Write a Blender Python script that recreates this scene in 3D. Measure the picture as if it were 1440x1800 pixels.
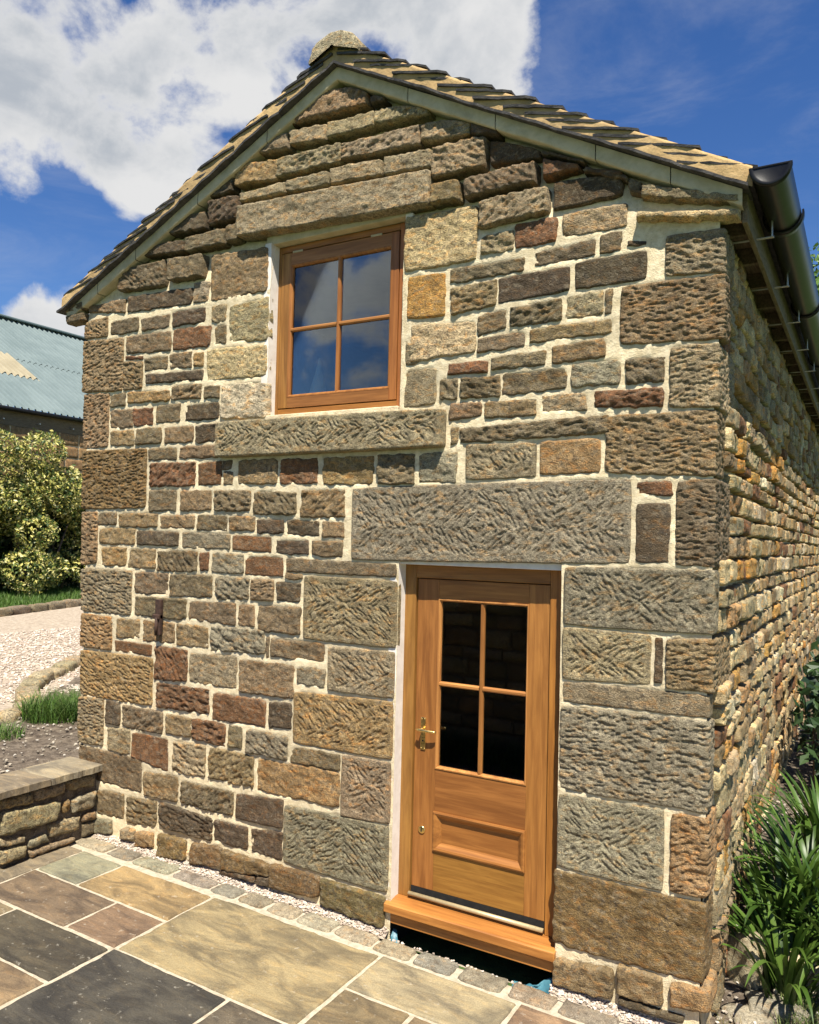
import bpy, bmesh, math, random
import numpy as np
from mathutils import Matrix, Vector

for o in list(bpy.data.objects):
    bpy.data.objects.remove(o)
scene = bpy.context.scene
COL = scene.collection

# ------------------------------------------------------------------ camera
yaw, pitch, roll = math.radians(30.229), math.radians(2.059), math.radians(1.388)
CAM = Vector((5.562, -4.312, 2.499))
fw = Vector((-math.sin(yaw) * math.cos(pitch), math.cos(yaw) * math.cos(pitch), math.sin(pitch)))
rt = Vector((math.cos(yaw), math.sin(yaw), 0.0))
up = rt.cross(fw)
r2 = rt * math.cos(roll) + up * math.sin(roll)
u2 = up * math.cos(roll) - rt * math.sin(roll)
cam_data = bpy.data.cameras.new('camera')
cam_data.sensor_fit = 'HORIZONTAL'
cam_data.sensor_width = 36.0
cam_data.lens = 36.0 * 1393.27 / 1440.0
cam_data.clip_start = 0.05
cam_data.clip_end = 3000
cam = bpy.data.objects.new('camera', cam_data)
COL.objects.link(cam)
cam.matrix_world = Matrix(((r2.x, u2.x, -fw.x, CAM.x), (r2.y, u2.y, -fw.y, CAM.y), (r2.z, u2.z, -fw.z, CAM.z), (0, 0, 0, 1)))
scene.camera = cam

# ------------------------------------------------------------------ light
TO_SUN = Vector((0.64, -1.0, 2.1)).normalized()
ELEV = math.asin(TO_SUN.z)
SUN_STRENGTH, SKY_STRENGTH, EXPOSURE = 5.0, 0.066, 0.98
sun_data = bpy.data.lights.new('sun', 'SUN')
sun_data.energy = SUN_STRENGTH
sun_data.angle = math.radians(0.53)
sun_data.color = (1.0, 0.935, 0.82)
sun = bpy.data.objects.new('sun', sun_data)
COL.objects.link(sun)
sun.rotation_euler = TO_SUN.to_track_quat('Z', 'Y').to_euler()
scene.view_settings.view_transform = 'Standard'
scene.view_settings.look = 'None'
scene.view_settings.gamma = 1.0
scene.view_settings.exposure = EXPOSURE

world = bpy.data.worlds.new('World')
scene.world = world
world.use_nodes = True
wt = world.node_tree
wt.nodes.clear()


class NT:
    """tiny node-tree helper"""
    def __init__(self, tree):
        self.t = tree

    def n(self, typ, **kw):
        nd = self.t.nodes.new(typ)
        for k, v in kw.items():
            if k.startswith('i_'):
                nd.inputs[int(k[2:]) if k[2:].isdigit() else k[2:].replace('_', ' ')].default_value = v
            else:
                setattr(nd, k, v)
        return nd

    def l(self, a, b):
        self.t.links.new(a, b)

    def math(self, op, a, b=None, clamp=False):
        nd = self.t.nodes.new('ShaderNodeMath')
        nd.operation = op
        nd.use_clamp = clamp
        for i, v in enumerate((a, b)):
            if v is None:
                continue
            if isinstance(v, (int, float)):
                nd.inputs[i].default_value = v
            else:
                self.l(v, nd.inputs[i])
        return nd.outputs[0]

    def noise(self, vec, scale, detail=4.0, rough=0.55, dist=0.0):
        nd = self.t.nodes.new('ShaderNodeTexNoise')
        nd.inputs['Scale'].default_value = scale
        nd.inputs['Detail'].default_value = detail
        nd.inputs['Roughness'].default_value = rough
        nd.inputs['Distortion'].default_value = dist
        if vec is not None:
            self.l(vec, nd.inputs['Vector'])
        return nd.outputs[0]

    def ramp(self, fac, lo, hi, a=0.0, b=1.0):
        nd = self.t.nodes.new('ShaderNodeMapRange')
        nd.interpolation_type = 'SMOOTHSTEP'
        nd.inputs[1].default_value = lo
        nd.inputs[2].default_value = hi
        nd.inputs[3].default_value = a
        nd.inputs[4].default_value = b
        self.l(fac, nd.inputs[0])
        return nd.outputs[0]

    def mix(self, fac, a, b, blend='MIX'):
        nd = self.t.nodes.new('ShaderNodeMix')
        nd.data_type = 'RGBA'
        nd.blend_type = blend
        for i, v in ((0, fac), (6, a), (7, b)):
            if isinstance(v, (int, float)):
                nd.inputs[i].default_value = v
            elif isinstance(v, (tuple, list)):
                nd.inputs[i].default_value = (*v[:3], 1.0)
            else:
                self.l(v, nd.inputs[i])
        return nd.outputs[2]

    def mapping(self, vec, scale=(1, 1, 1), rot=(0, 0, 0)):
        nd = self.t.nodes.new('ShaderNodeMapping')
        nd.inputs['Scale'].default_value = scale
        nd.inputs['Rotation'].default_value = rot
        self.l(vec, nd.inputs['Vector'])
        return nd.outputs[0]

    def bump(self, height, strength, dist, normal=None):
        nd = self.t.nodes.new('ShaderNodeBump')
        nd.inputs['Strength'].default_value = strength
        nd.inputs['Distance'].default_value = dist
        self.l(height, nd.inputs['Height'])
        if normal is not None:
            self.l(normal, nd.inputs['Normal'])
        return nd.outputs[0]


# sky: Nishita blue with broken cumulus
W = NT(wt)
sky = W.n('ShaderNodeTexSky', sky_type='NISHITA', sun_disc=False)
sky.sun_elevation = ELEV
sky.sun_rotation = math.atan2(TO_SUN.x, TO_SUN.y)
sky.air_density = 1.0
sky.dust_density = 0.15
sky.ozone_density = 3.0
hsv = W.n('ShaderNodeHueSaturation')
hsv.inputs['Saturation'].default_value = 1.27
hsv.inputs['Hue'].default_value = 0.512
W.l(sky.outputs[0], hsv.inputs['Color'])
bg_sky = W.n('ShaderNodeBackground')
bg_sky.inputs[1].default_value = SKY_STRENGTH
W.l(hsv.outputs[0], bg_sky.inputs[0])
tc = W.n('ShaderNodeTexCoord')
dirv = tc.outputs['Generated']
# cloud banks: (direction, radius in degrees, weight)
BANKS = [((-0.74, 0.45, 0.50), 9, .20), ((-0.676, 0.57, 0.468), 6.5, .20), ((-0.645, 0.645, 0.415), 5.0, .17), ((-0.62, 0.585, 0.525), 7, .19),
         ((-0.47, 0.68, 0.565), 6, .18), ((-0.411, 0.729, 0.547), 6, .20), ((-0.355, 0.77, 0.53), 5.5, .20), ((-0.77, 0.47, 0.43), 4.5, .10),
         ((-0.715, 0.58, 0.391), 2.4, .19), ((-0.80, 0.50, 0.325), 3.2, .18), ((-0.79, 0.567, 0.225), 3.5, .17), ((-0.077, 0.866, 0.494), 2.0, .07), ((-.5, -.83, .2), 14, .10),
         ((-0.77, 0.52, 0.36), 5, -.14), ((-0.70, 0.62, 0.345), 5, -.16), ((-0.575, 0.645, 0.50), 1.5, -.10), ((-0.17, 0.86, 0.48), 12, -.16), ((-0.10, 0.86, 0.38), 12, -.14)]
acc = None
for d, rad, wgt in BANKS:
    v = Vector(d).normalized()
    dp = W.n('ShaderNodeVectorMath', operation='DOT_PRODUCT')
    W.l(dirv, dp.inputs[0])
    dp.inputs[1].default_value = v
    m = W.ramp(dp.outputs['Value'], math.cos(math.radians(rad * 1.5)), math.cos(math.radians(rad * 0.35)), 0.0, wgt)
    acc = m if acc is None else W.math('ADD', acc, m)
acc = W.math('MINIMUM', acc, 0.24)
cn = W.noise(W.mapping(dirv, (1, 1, 1.25)), 6.5, 10, 0.58, 0.15)
dens = W.math('ADD', cn, acc)
cover = W.ramp(dens, 0.595, 0.735)
wisp = W.noise(W.mapping(dirv, (1.0, 1.0, 3.2), (0.55, 0.35, 0.2)), 3.2, 8, 0.62, 0.5)
cover = W.math('MAXIMUM', cover, W.ramp(wisp, 0.50, 0.78, 0.0, 0.17))
shade = W.noise(W.mapping(dirv, (1, 1, 1.7), (0.3, 0.1, 0.2)), 5.0, 7, 0.55, 0.3)
thick = W.ramp(dens, 0.64, 0.85)
grey = W.math('MULTIPLY', W.ramp(shade, 0.38, 0.62), thick)
ccol = W.mix(grey, (1.0, 1.0, 1.0), (0.58, 0.63, 0.70))
bg_cl = W.n('ShaderNodeBackground')
bg_cl.inputs[1].default_value = 0.40
W.l(ccol, bg_cl.inputs[0])
mixs = W.n('ShaderNodeMixShader')
W.l(cover, mixs.inputs[0])
W.l(bg_sky.outputs[0], mixs.inputs[1])
W.l(bg_cl.outputs[0], mixs.inputs[2])
wo = W.n('ShaderNodeOutputWorld')
W.l(mixs.outputs[0], wo.inputs[0])

# ------------------------------------------------------------------ materials
def new_mat(name):
    m = bpy.data.materials.new(name)
    m.use_nodes = True
    t = NT(m.node_tree)
    p = m.node_tree.nodes['Principled BSDF']
    pos = t.n('ShaderNodeNewGeometry').outputs['Position']
    return m, t, p, pos


def tint_of(t):
    a = t.n('ShaderNodeAttribute', attribute_name='tint')
    return a.outputs['Color']


def mat_stone(name='sandstone', soot=0.55, ochre=0.55, lichen=0.55, grain=1.0, blotch=1.0):
    m, t, p, pos = new_mat(name)
    tint = tint_of(t)
    n1 = t.noise(pos, 7.0, 6, 0.62, 0.4)
    n2 = t.noise(pos, 38.0, 5, 0.6)
    n3 = t.noise(pos, 190.0, 3, 0.6)
    n4 = t.noise(t.mapping(pos, (1, 1, 2.4), (0.4, 0.2, 0.1)), 13.0, 5, 0.6, 0.8)
    c = t.mix(1.0, tint, t.mix(t.ramp(n1, 0.25, 0.78), (1 - .42 * blotch,) * 3, (1 + .45 * blotch,) * 3), 'MULTIPLY')
    c = t.mix(1.0, c, t.mix(t.ramp(n3, 0.3, 0.70), (0.58, 0.57, 0.55), (1.42, 1.41, 1.38)), 'MULTIPLY')
    n8 = t.noise(t.mapping(pos, (1, 1, 1.5)), 70.0, 3, 0.65)
    c = t.mix(t.math('MULTIPLY', t.ramp(n8, 0.46, 0.33), 0.72 * soot / .55), c, (0.042, 0.032, 0.022))
    n7 = t.noise(t.mapping(pos, (1, 1, 1.5), (0.2, 0.5, 0.3)), 21.0, 5, 0.65, 0.6)
    c = t.mix(t.math('MULTIPLY', t.ramp(n7, 0.50, 0.66), 0.42), c, (0.27, 0.226, 0.155))
    c = t.mix(t.math('MULTIPLY', t.ramp(n7, 0.48, 0.34), 0.52), c, (0.090, 0.062, 0.036))
    f_o = t.math('MULTIPLY', t.ramp(n4, 0.50, 0.68), ochre)
    c = t.mix(f_o, c, t.mix(1.0, c, (1.62, 1.08, 0.56), 'MULTIPLY'))
    f_s = t.math('MULTIPLY', t.ramp(t.math('ADD', n2, t.math('MULTIPLY', n1, 0.6)), 0.80, 0.99), soot)
    c = t.mix(f_s, c, (0.045, 0.040, 0.034))
    n5 = t.noise(pos, 75.0, 2, 0.5)
    f_l = t.math('MULTIPLY', t.ramp(t.math('ADD', n5, t.math('MULTIPLY', n1, 0.35)), 0.88, 0.96), lichen)
    c = t.mix(f_l, c, (0.50, 0.47, 0.38))
    t.l(c, p.inputs['Base Color'])
    p.inputs['Roughness'].default_value = 0.92
    p.inputs['Specular IOR Level'].default_value = 0.25
    h = t.math('ADD', t.math('MULTIPLY', n2, 0.6), t.math('MULTIPLY', n3, 0.4))
    n6 = t.noise(t.mapping(pos, (1, 1, 1.6)), 85.0, 3, 0.6)
    h = t.math('ADD', h, t.math('MULTIPLY', n6, 0.5))
    t.l(t.bump(h, 0.95 * grain, 0.016), p.inputs['Normal'])
    return m


def mat_plain(name, col, col2, scale=30.0, rough=0.9, bump=0.3, bdist=0.004, stretch=(1, 1, 1), metallic=0.0, spec=0.3, fine=None, vary=0.0):
    m, t, p, pos = new_mat(name)
    v = t.mapping(pos, stretch)
    n1 = t.noise(v, scale, 6, 0.62, 0.3)
    n2 = t.noise(v, scale * 6, 3, 0.6)
    c = t.mix(t.ramp(n1, 0.3, 0.7), col, col2)
    n0 = t.noise(pos, 2.4, 4, 0.6, 0.4)
    c = t.mix(1.0, c, t.mix(t.ramp(n0, 0.3, 0.7), (1 - vary,) * 3, (1 + vary * .5, 1 + vary * .45, 1 + vary * .3)), 'MULTIPLY')
    if fine:
        c = t.mix(t.math('MULTIPLY', t.ramp(n2, 0.55, 0.72), fine[1]), c, fine[0])
    t.l(c, p.inputs['Base Color'])
    p.inputs['Roughness'].default_value = rough
    p.inputs['Metallic'].default_value = metallic
    p.inputs['Specular IOR Level'].default_value = spec
    h = t.math('ADD', t.math('MULTIPLY', n1, 0.6), t.math('MULTIPLY', n2, 0.4))
    t.l(t.bump(h, bump, bdist), p.inputs['Normal'])
    return m


def mat_tint(name, rough=0.6, bump=0.2, scale=40, spec=0.3, var=0.25, transl=0.0):
    m, t, p, pos = new_mat(name)
    n1 = t.noise(pos, scale, 4, 0.6)
    c = t.mix(1.0, tint_of(t), t.mix(n1, (1 - var,) * 3, (1 + var,) * 3), 'MULTIPLY')
    t.l(c, p.inputs['Base Color'])
    p.inputs['Roughness'].default_value = rough
    p.inputs['Specular IOR Level'].default_value = spec
    t.l(t.bump(n1, bump, 0.003), p.inputs['Normal'])
    if transl:
        tr = t.n('ShaderNodeBsdfTranslucent')
        t.l(c, tr.inputs[0])
        mx = t.n('ShaderNodeMixShader')
        mx.inputs[0].default_value = transl
        out = m.node_tree.nodes['Material Output']
        t.l(p.outputs[0], mx.inputs[1])
        t.l(tr.outputs[0], mx.inputs[2])
        t.l(mx.outputs[0], out.inputs[0])
    return m


def mat_wood(name, axis):
    m, t, p, pos = new_mat(name)
    tint = tint_of(t)
    s_long, s_x = 2.2, 34.0
    sc = [s_x, s_x, s_x]
    sc[axis] = s_long
    rnd = t.n('ShaderNodeObjectInfo').outputs['Random']
    off = t.n('ShaderNodeVectorMath', operation='ADD')
    t.l(pos, off.inputs[0])
    cb = t.n('ShaderNodeCombineXYZ')
    for i in range(3):
        t.l(t.math('MULTIPLY', rnd, 3.7 + i), cb.inputs[i])
    t.l(cb.outputs[0], off.inputs[1])
    v = off.outputs[0]
    g1 = t.noise(t.mapping(v, sc), 1.0, 5, 0.6, 0.6)
    sc2 = [150, 150, 150]
    sc2[axis] = 5
    g2 = t.noise(t.mapping(v, sc2), 1.0, 3, 0.6)
    sc3 = [9, 9, 9]
    sc3[axis] = 1.1
    g3 = t.noise(t.mapping(v, sc3), 1.0, 4, 0.6, 1.2)
    c = t.mix(1.0, tint, t.mix(t.ramp(g1, 0.30, 0.70), (0.76, 0.69, 0.62), (1.16, 1.17, 1.18)), 'MULTIPLY')
    c = t.mix(1.0, c, t.mix(t.ramp(g2, 0.3, 0.7), (0.92, 0.91, 0.90), (1.06, 1.06, 1.06)), 'MULTIPLY')
    c = t.mix(1.0, c, t.mix(t.ramp(g3, 0.3, 0.7), (0.84, 0.80, 0.76), (1.16, 1.16, 1.16)), 'MULTIPLY')
    t.l(c, p.inputs['Base Color'])
    t.l(t.ramp(g1, 0.2, 0.8, 0.52, 0.40), p.inputs['Roughness'])
    p.inputs['Specular IOR Level'].default_value = 0.4
    t.l(t.bump(g2, 0.12, 0.001), p.inputs['Normal'])
    return m


def mat_glass(name='glass'):
    m = bpy.data.materials.new(name)
    m.use_nodes = True
    t = NT(m.node_tree)
    m.node_tree.nodes.clear()
    fr = t.n('ShaderNodeFresnel')
    fr.inputs['IOR'].default_value = 1.52
    f = t.math('ADD', t.math('MULTIPLY', fr.outputs[0], 1.75), 0.02, clamp=True)
    tr = t.n('ShaderNodeBsdfTransparent')
    tr.inputs[0].default_value = (0.80, 0.85, 0.86, 1)
    gl = t.n('ShaderNodeBsdfGlossy')
    gl.inputs['Roughness'].default_value = 0.004
    pos = t.n('ShaderNodeNewGeometry').outputs['Position']
    t.l(t.bump(t.noise(pos, 3.0, 1, 0.4), 0.05, 0.01), gl.inputs['Normal'])
    mx = t.n('ShaderNodeMixShader')
    t.l(f, mx.inputs[0])
    t.l(tr.outputs[0], mx.inputs[1])
    t.l(gl.outputs[0], mx.inputs[2])
    out = t.n('ShaderNodeOutputMaterial')
    t.l(mx.outputs[0], out.inputs[0])
    return m


def mat_metal(name, col, rough=0.25, metallic=1.0, bump=0.02):
    m, t, p, pos = new_mat(name)
    n = t.noise(pos, 60.0, 3, 0.6)
    t.l(t.mix(n, tuple(c * .8 for c in col), tuple(min(1, c * 1.15) for c in col)), p.inputs['Base Color'])
    p.inputs['Metallic'].default_value = metallic
    t.l(t.ramp(n, 0.2, 0.8, rough * .8, rough * 1.3), p.inputs['Roughness'])
    t.l(t.bump(n, bump, 0.002), p.inputs['Normal'])
    return m


def mat_paving(name='paving_sandstone'):
    m, t, p, pos = new_mat(name)
    tint = tint_of(t)
    rot = (0.0, 0.0, 0.5)
    n1 = t.noise(t.mapping(pos, (1.0, 2.2, 1), rot), 2.6, 7, 0.62, 1.0)
    n2 = t.noise(t.mapping(pos, (1.0, 3.0, 1), rot), 9.0, 6, 0.65, 0.7)
    n3 = t.noise(pos, 140.0, 3, 0.6)
    n5 = t.noise(pos, 24.0, 5, 0.65)
    c = t.mix(1.0, tint, t.mix(t.ramp(n1, 0.32, 0.68), (0.60, 0.59, 0.60), (1.40, 1.34, 1.20)), 'MULTIPLY')
    c = t.mix(t.math('MULTIPLY', t.ramp(n2, 0.45, 0.72), 0.55), c, t.mix(1.0, c, (1.42, 1.26, 1.02), 'MULTIPLY'))
    c = t.mix(1.0, c, t.mix(t.ramp(n3, 0.3, 0.7), (0.84,) * 3, (1.16,) * 3), 'MULTIPLY')
    f_l = t.math('MULTIPLY', t.ramp(t.math('ADD', n5, t.math('MULTIPLY', n2, 0.4)), 0.80, 0.95), 0.45)
    c = t.mix(f_l, c, (0.46, 0.43, 0.36))
    t.l(c, p.inputs['Base Color'])
    t.l(t.ramp(n5, 0.3, 0.7, 0.82, 0.62), p.inputs['Roughness'])
    p.inputs['Specular IOR Level'].default_value = 0.3
    h = t.math('ADD', t.math('MULTIPLY', n2, 0.7), t.math('MULTIPLY', n3, 0.15))
    t.l(t.bump(h, 0.55, 0.022), p.inputs['Normal'])
    return m


def mat_glossless_leaf(name, transl=0.25, rough=0.45):
    return mat_tint(name, rough=rough, bump=0.1, scale=25, spec=0.4, var=0.3, transl=transl)


M = {}
M['stone'] = mat_stone('weathered_sandstone')
M['side'] = mat_stone('pale_rubble_sandstone', soot=0.22, ochre=0.8, lichen=0.35, blotch=1.1)
M['rub'] = mat_stone('garden_wall_stone', soot=0.7, ochre=0.5, lichen=0.5)
M['sett'] = mat_stone('sett_stone', soot=0.35, ochre=0.3, lichen=0.7, grain=0.6)
M['mortar'] = mat_plain('cream_lime_mortar', (0.58, 0.475, 0.295), (0.77, 0.665, 0.455), 22, 0.95, 0.9, 0.012, fine=((0.36, 0.29, 0.18), 0.6), vary=.2)
M['side_mortar'] = mat_plain('raked_side_mortar', (0.40, 0.31, 0.18), (0.60, 0.50, 0.33), 20, 0.95, 0.8, 0.012)
M['verge'] = mat_plain('tan_verge_mortar', (0.36, 0.240, 0.110), (0.48, 0.335, 0.160), 11, 0.93, 0.7, 0.012, fine=((0.28, 0.21, 0.12), 0.6), vary=.25)
M['strip'] = mat_plain('verge_strip_mortar', (0.40, 0.34, 0.21), (0.55, 0.47, 0.31), 9, 0.93, 0.6, 0.010)
M['slate'] = mat_plain('dark_stone_slate', (0.035, 0.033, 0.034), (0.085, 0.078, 0.072), 14, 0.7, 0.7, 0.010, (1, 1, 3))
M['plaster'] = mat_plain('pale_plaster', (0.66, 0.60, 0.53), (0.76, 0.71, 0.64), 16, 0.9, 0.3, 0.004)
M['wood_v'] = mat_wood('stained_pine_upright', 2)
M['wood_h'] = mat_wood('stained_pine_level', 0)
M['old_wood'] = mat_plain('weathered_eaves_timber', (0.10, 0.075, 0.045), (0.19, 0.145, 0.09), 10, 0.8, 0.5, 0.006, (8, 1, 8))
M['glass'] = mat_glass()
M['brass'] = mat_metal('polished_brass', (0.78, 0.57, 0.22), 0.30)
M['thresh'] = mat_metal('gold_anodised_strip', (0.46, 0.37, 0.21), 0.42, 0.35)
M['steel'] = mat_metal('galvanised_steel', (0.55, 0.55, 0.53), 0.4)
M['iron'] = mat_plain('rusty_iron', (0.030, 0.018, 0.014), (0.075, 0.040, 0.027), 40, 0.75, 0.5, 0.003)
M['black'] = mat_plain('black_gutter_iron', (0.004, 0.004, 0.0045), (0.009, 0.009, 0.009), 12, 0.32, 0.15, 0.003, spec=0.3)
M['dark'] = mat_plain('hole_shade_black', (0.01, 0.01, 0.01), (0.02, 0.018, 0.016), 20, 0.8, 0.1)  # near-black colour standing in for the shade inside holes and gaps
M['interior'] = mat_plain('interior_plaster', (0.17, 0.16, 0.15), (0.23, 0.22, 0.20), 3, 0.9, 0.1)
M['soil'] = mat_plain('garden_soil', (0.055, 0.040, 0.028), (0.17, 0.135, 0.098), 14, 0.97, 1.0, 0.03, fine=((0.36, 0.32, 0.26), 0.5))
M['membrane'] = mat_plain('blue_membrane', (0.035, 0.135, 0.18), (0.08, 0.22, 0.27), 14, 0.45, 0.4, 0.01, spec=0.5)
M['gravel'] = mat_plain('gravel_ground', (0.28, 0.225, 0.165), (0.48, 0.40, 0.305), 16, 0.95, 1.0, 0.03, fine=((0.20, 0.15, 0.11), 0.75))
M['pebble'] = mat_tint('gravel_pebble', 0.85, 0.3, 60)
M['paving'] = mat_paving()
M['pavjoint'] = mat_plain('paving_joint_mortar', (0.33, 0.28, 0.20), (0.48, 0.42, 0.32), 30, 0.95, 0.7, 0.006)
M['grass'] = mat_tint('grass_blade', 0.55, 0.05, 5, 0.3, 0.35, 0.3)
M['lawn'] = mat_plain('lawn_ground', (0.03, 0.055, 0.012), (0.075, 0.125, 0.028), 4, 0.95, 0.8, 0.03)
M['leaf'] = mat_glossless_leaf('leaf_surface')
M['strap'] = mat_glossless_leaf('strap_leaf_surface', 0.22, 0.42)
M['bark'] = mat_plain('bark', (0.06, 0.045, 0.03), (0.13, 0.10, 0.07), 20, 0.9, 0.8, 0.01, (1, 1, 0.3))
M['tin'] = mat_plain('pale_blue_painted_sheet', (0.112, 0.148, 0.148), (0.150, 0.190, 0.188), 1.2, 0.5, 0.1, 0.004, fine=((0.13, 0.17, 0.17), 0.4))
M['cream_sheet'] = mat_plain('cream_rooflight_sheet', (0.25, 0.215, 0.14), (0.31, 0.27, 0.18), 2.0, 0.5, 0.1)
M['barn'] = mat_stone('barn_block_stone', soot=0.3, ochre=0.4, lichen=0.2, grain=0.8)

# ------------------------------------------------------------------ helpers
def link(o, parent=None):
    COL.objects.link(o)
    if parent is not None:
        o.parent = parent
    return o


def empty(name, label=None, cat=None, group=None, loc=(0, 0, 0)):
    o = bpy.data.objects.new(name, None)
    o.location = loc
    o.empty_display_size = 0.1
    if label:
        o['label'] = label
    if cat:
        o['category'] = cat
    if group:
        o['group'] = group
    return link(o)


def tag(o, label=None, cat=None, group=None, kind=None):
    for k, v in (('label', label), ('category', cat), ('group', group), ('kind', kind)):
        if v:
            o[k] = v
    return o


def make_mesh(name, V, F, mat, parent=None, tint=None, smooth=True):
    """V (n,3) array, F (m,4) or (m,3) int array or list of index lists; tint: one colour or (n,3)"""
    me = bpy.data.meshes.new(name)
    V = np.asarray(V, dtype=np.float32)
    if isinstance(F, np.ndarray):
        k = F.shape[1]
        me.vertices.add(len(V))
        me.vertices.foreach_set('co', V.ravel())
        me.loops.add(F.size)
        me.loops.foreach_set('vertex_index', F.astype(np.int32).ravel())
        me.polygons.add(len(F))
        me.polygons.foreach_set('loop_start', np.arange(0, F.size, k, dtype=np.int32))
        me.polygons.foreach_set('use_smooth', np.full(len(F), smooth, dtype=bool))
        me.update(calc_edges=True)
    else:
        me.from_pydata([tuple(map(float, v)) for v in V], [], F)
        if smooth:
            for p in me.polygons:
                p.use_smooth = True
    if tint is not None:
        a = me.color_attributes.new('tint', 'FLOAT_COLOR', 'POINT')
        c = np.ones((len(me.vertices), 4), dtype=np.float32)
        c[:, :3] = np.asarray(tint, dtype=np.float32)
        a.data.foreach_set('color', c.ravel())
    me.materials.append(M[mat] if isinstance(mat, str) else mat)
    o = bpy.data.objects.new(name, me)
    return link(o, parent)


class Acc:
    """collects several shapes into one mesh"""
    def __init__(self):
        self.v, self.f, self.c, self.n = [], [], [], 0

    def add(self, V, F, col=None):
        self.v.append(np.asarray(V, float))
        self.f.append(np.asarray(F) + self.n)
        self.c.append(np.tile(np.asarray(col if col is not None else (1, 1, 1), float), (len(V), 1)) if np.ndim(col) < 2 else np.asarray(col))
        self.n += len(V)

    def build(self, name, mat, parent=None, smooth=True):
        return make_mesh(name, np.vstack(self.v), np.vstack(self.f), mat, parent, np.vstack(self.c), smooth)


def _hash(ix, iy, seed):
    h = (ix.astype(np.int64) * 374761393 + iy.astype(np.int64) * 668265263 + int(seed) * 2147483647) & 0xFFFFFFFF
    h = ((h ^ (h >> 13)) * 1274126177) & 0xFFFFFFFF
    h = (h ^ (h >> 16)) & 0xFFFFFFFF
    return h / 4294967295.0


def vn(x, y, seed=0):
    x = np.asarray(x, float)
    y = np.asarray(y, float)
    ix, iy = np.floor(x), np.floor(y)
    fx, fy = x - ix, y - iy
    u = fx * fx * fx * (fx * (fx * 6 - 15) + 10)
    v = fy * fy * fy * (fy * (fy * 6 - 15) + 10)
    a, b = _hash(ix, iy, seed), _hash(ix + 1, iy, seed)
    c, d = _hash(ix, iy + 1, seed), _hash(ix + 1, iy + 1, seed)
    return (a * (1 - u) + b * u) * (1 - v) + (c * (1 - u) + d * u) * v


def fbm(x, y, seed=0, octv=4, gain=0.5):
    s, a, tot = 0.0, 1.0, 0.0
    for i in range(octv):
        s = s + a * vn(x * 2 ** i, y * 2 ** i, seed + i * 17)
        tot += a
        a *= gain
    return s / tot


def quad_grid(nu, nv):
    """faces of a (nv rows) x (nu cols) vertex grid"""
    i = np.arange(nu - 1)
    j = np.arange(nv - 1)
    I, J = np.meshgrid(i, j)
    a = (J * nu + I).ravel()
    return np.stack([a, a + 1, a + 1 + nu, a + nu], 1)


def axis_pts(L, res):
    """0..1 samples with tight rings at both ends"""
    e = [0.0, 0.005, 0.012, 0.022]
    if L < 0.07:
        n = 5
        k = np.linspace(0, 1, n)
        return np.unique(np.concatenate([[0, .07, .18], k, [.82, .93, 1]]))
    n = max(2, int(round((L - 0.044) / res)) + 1)
    return np.concatenate([[x / L for x in e[:-1]], np.linspace(e[-1] / L, 1 - e[-1] / L, n), [1 - x / L for x in e[:-1][::-1]]])


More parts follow.
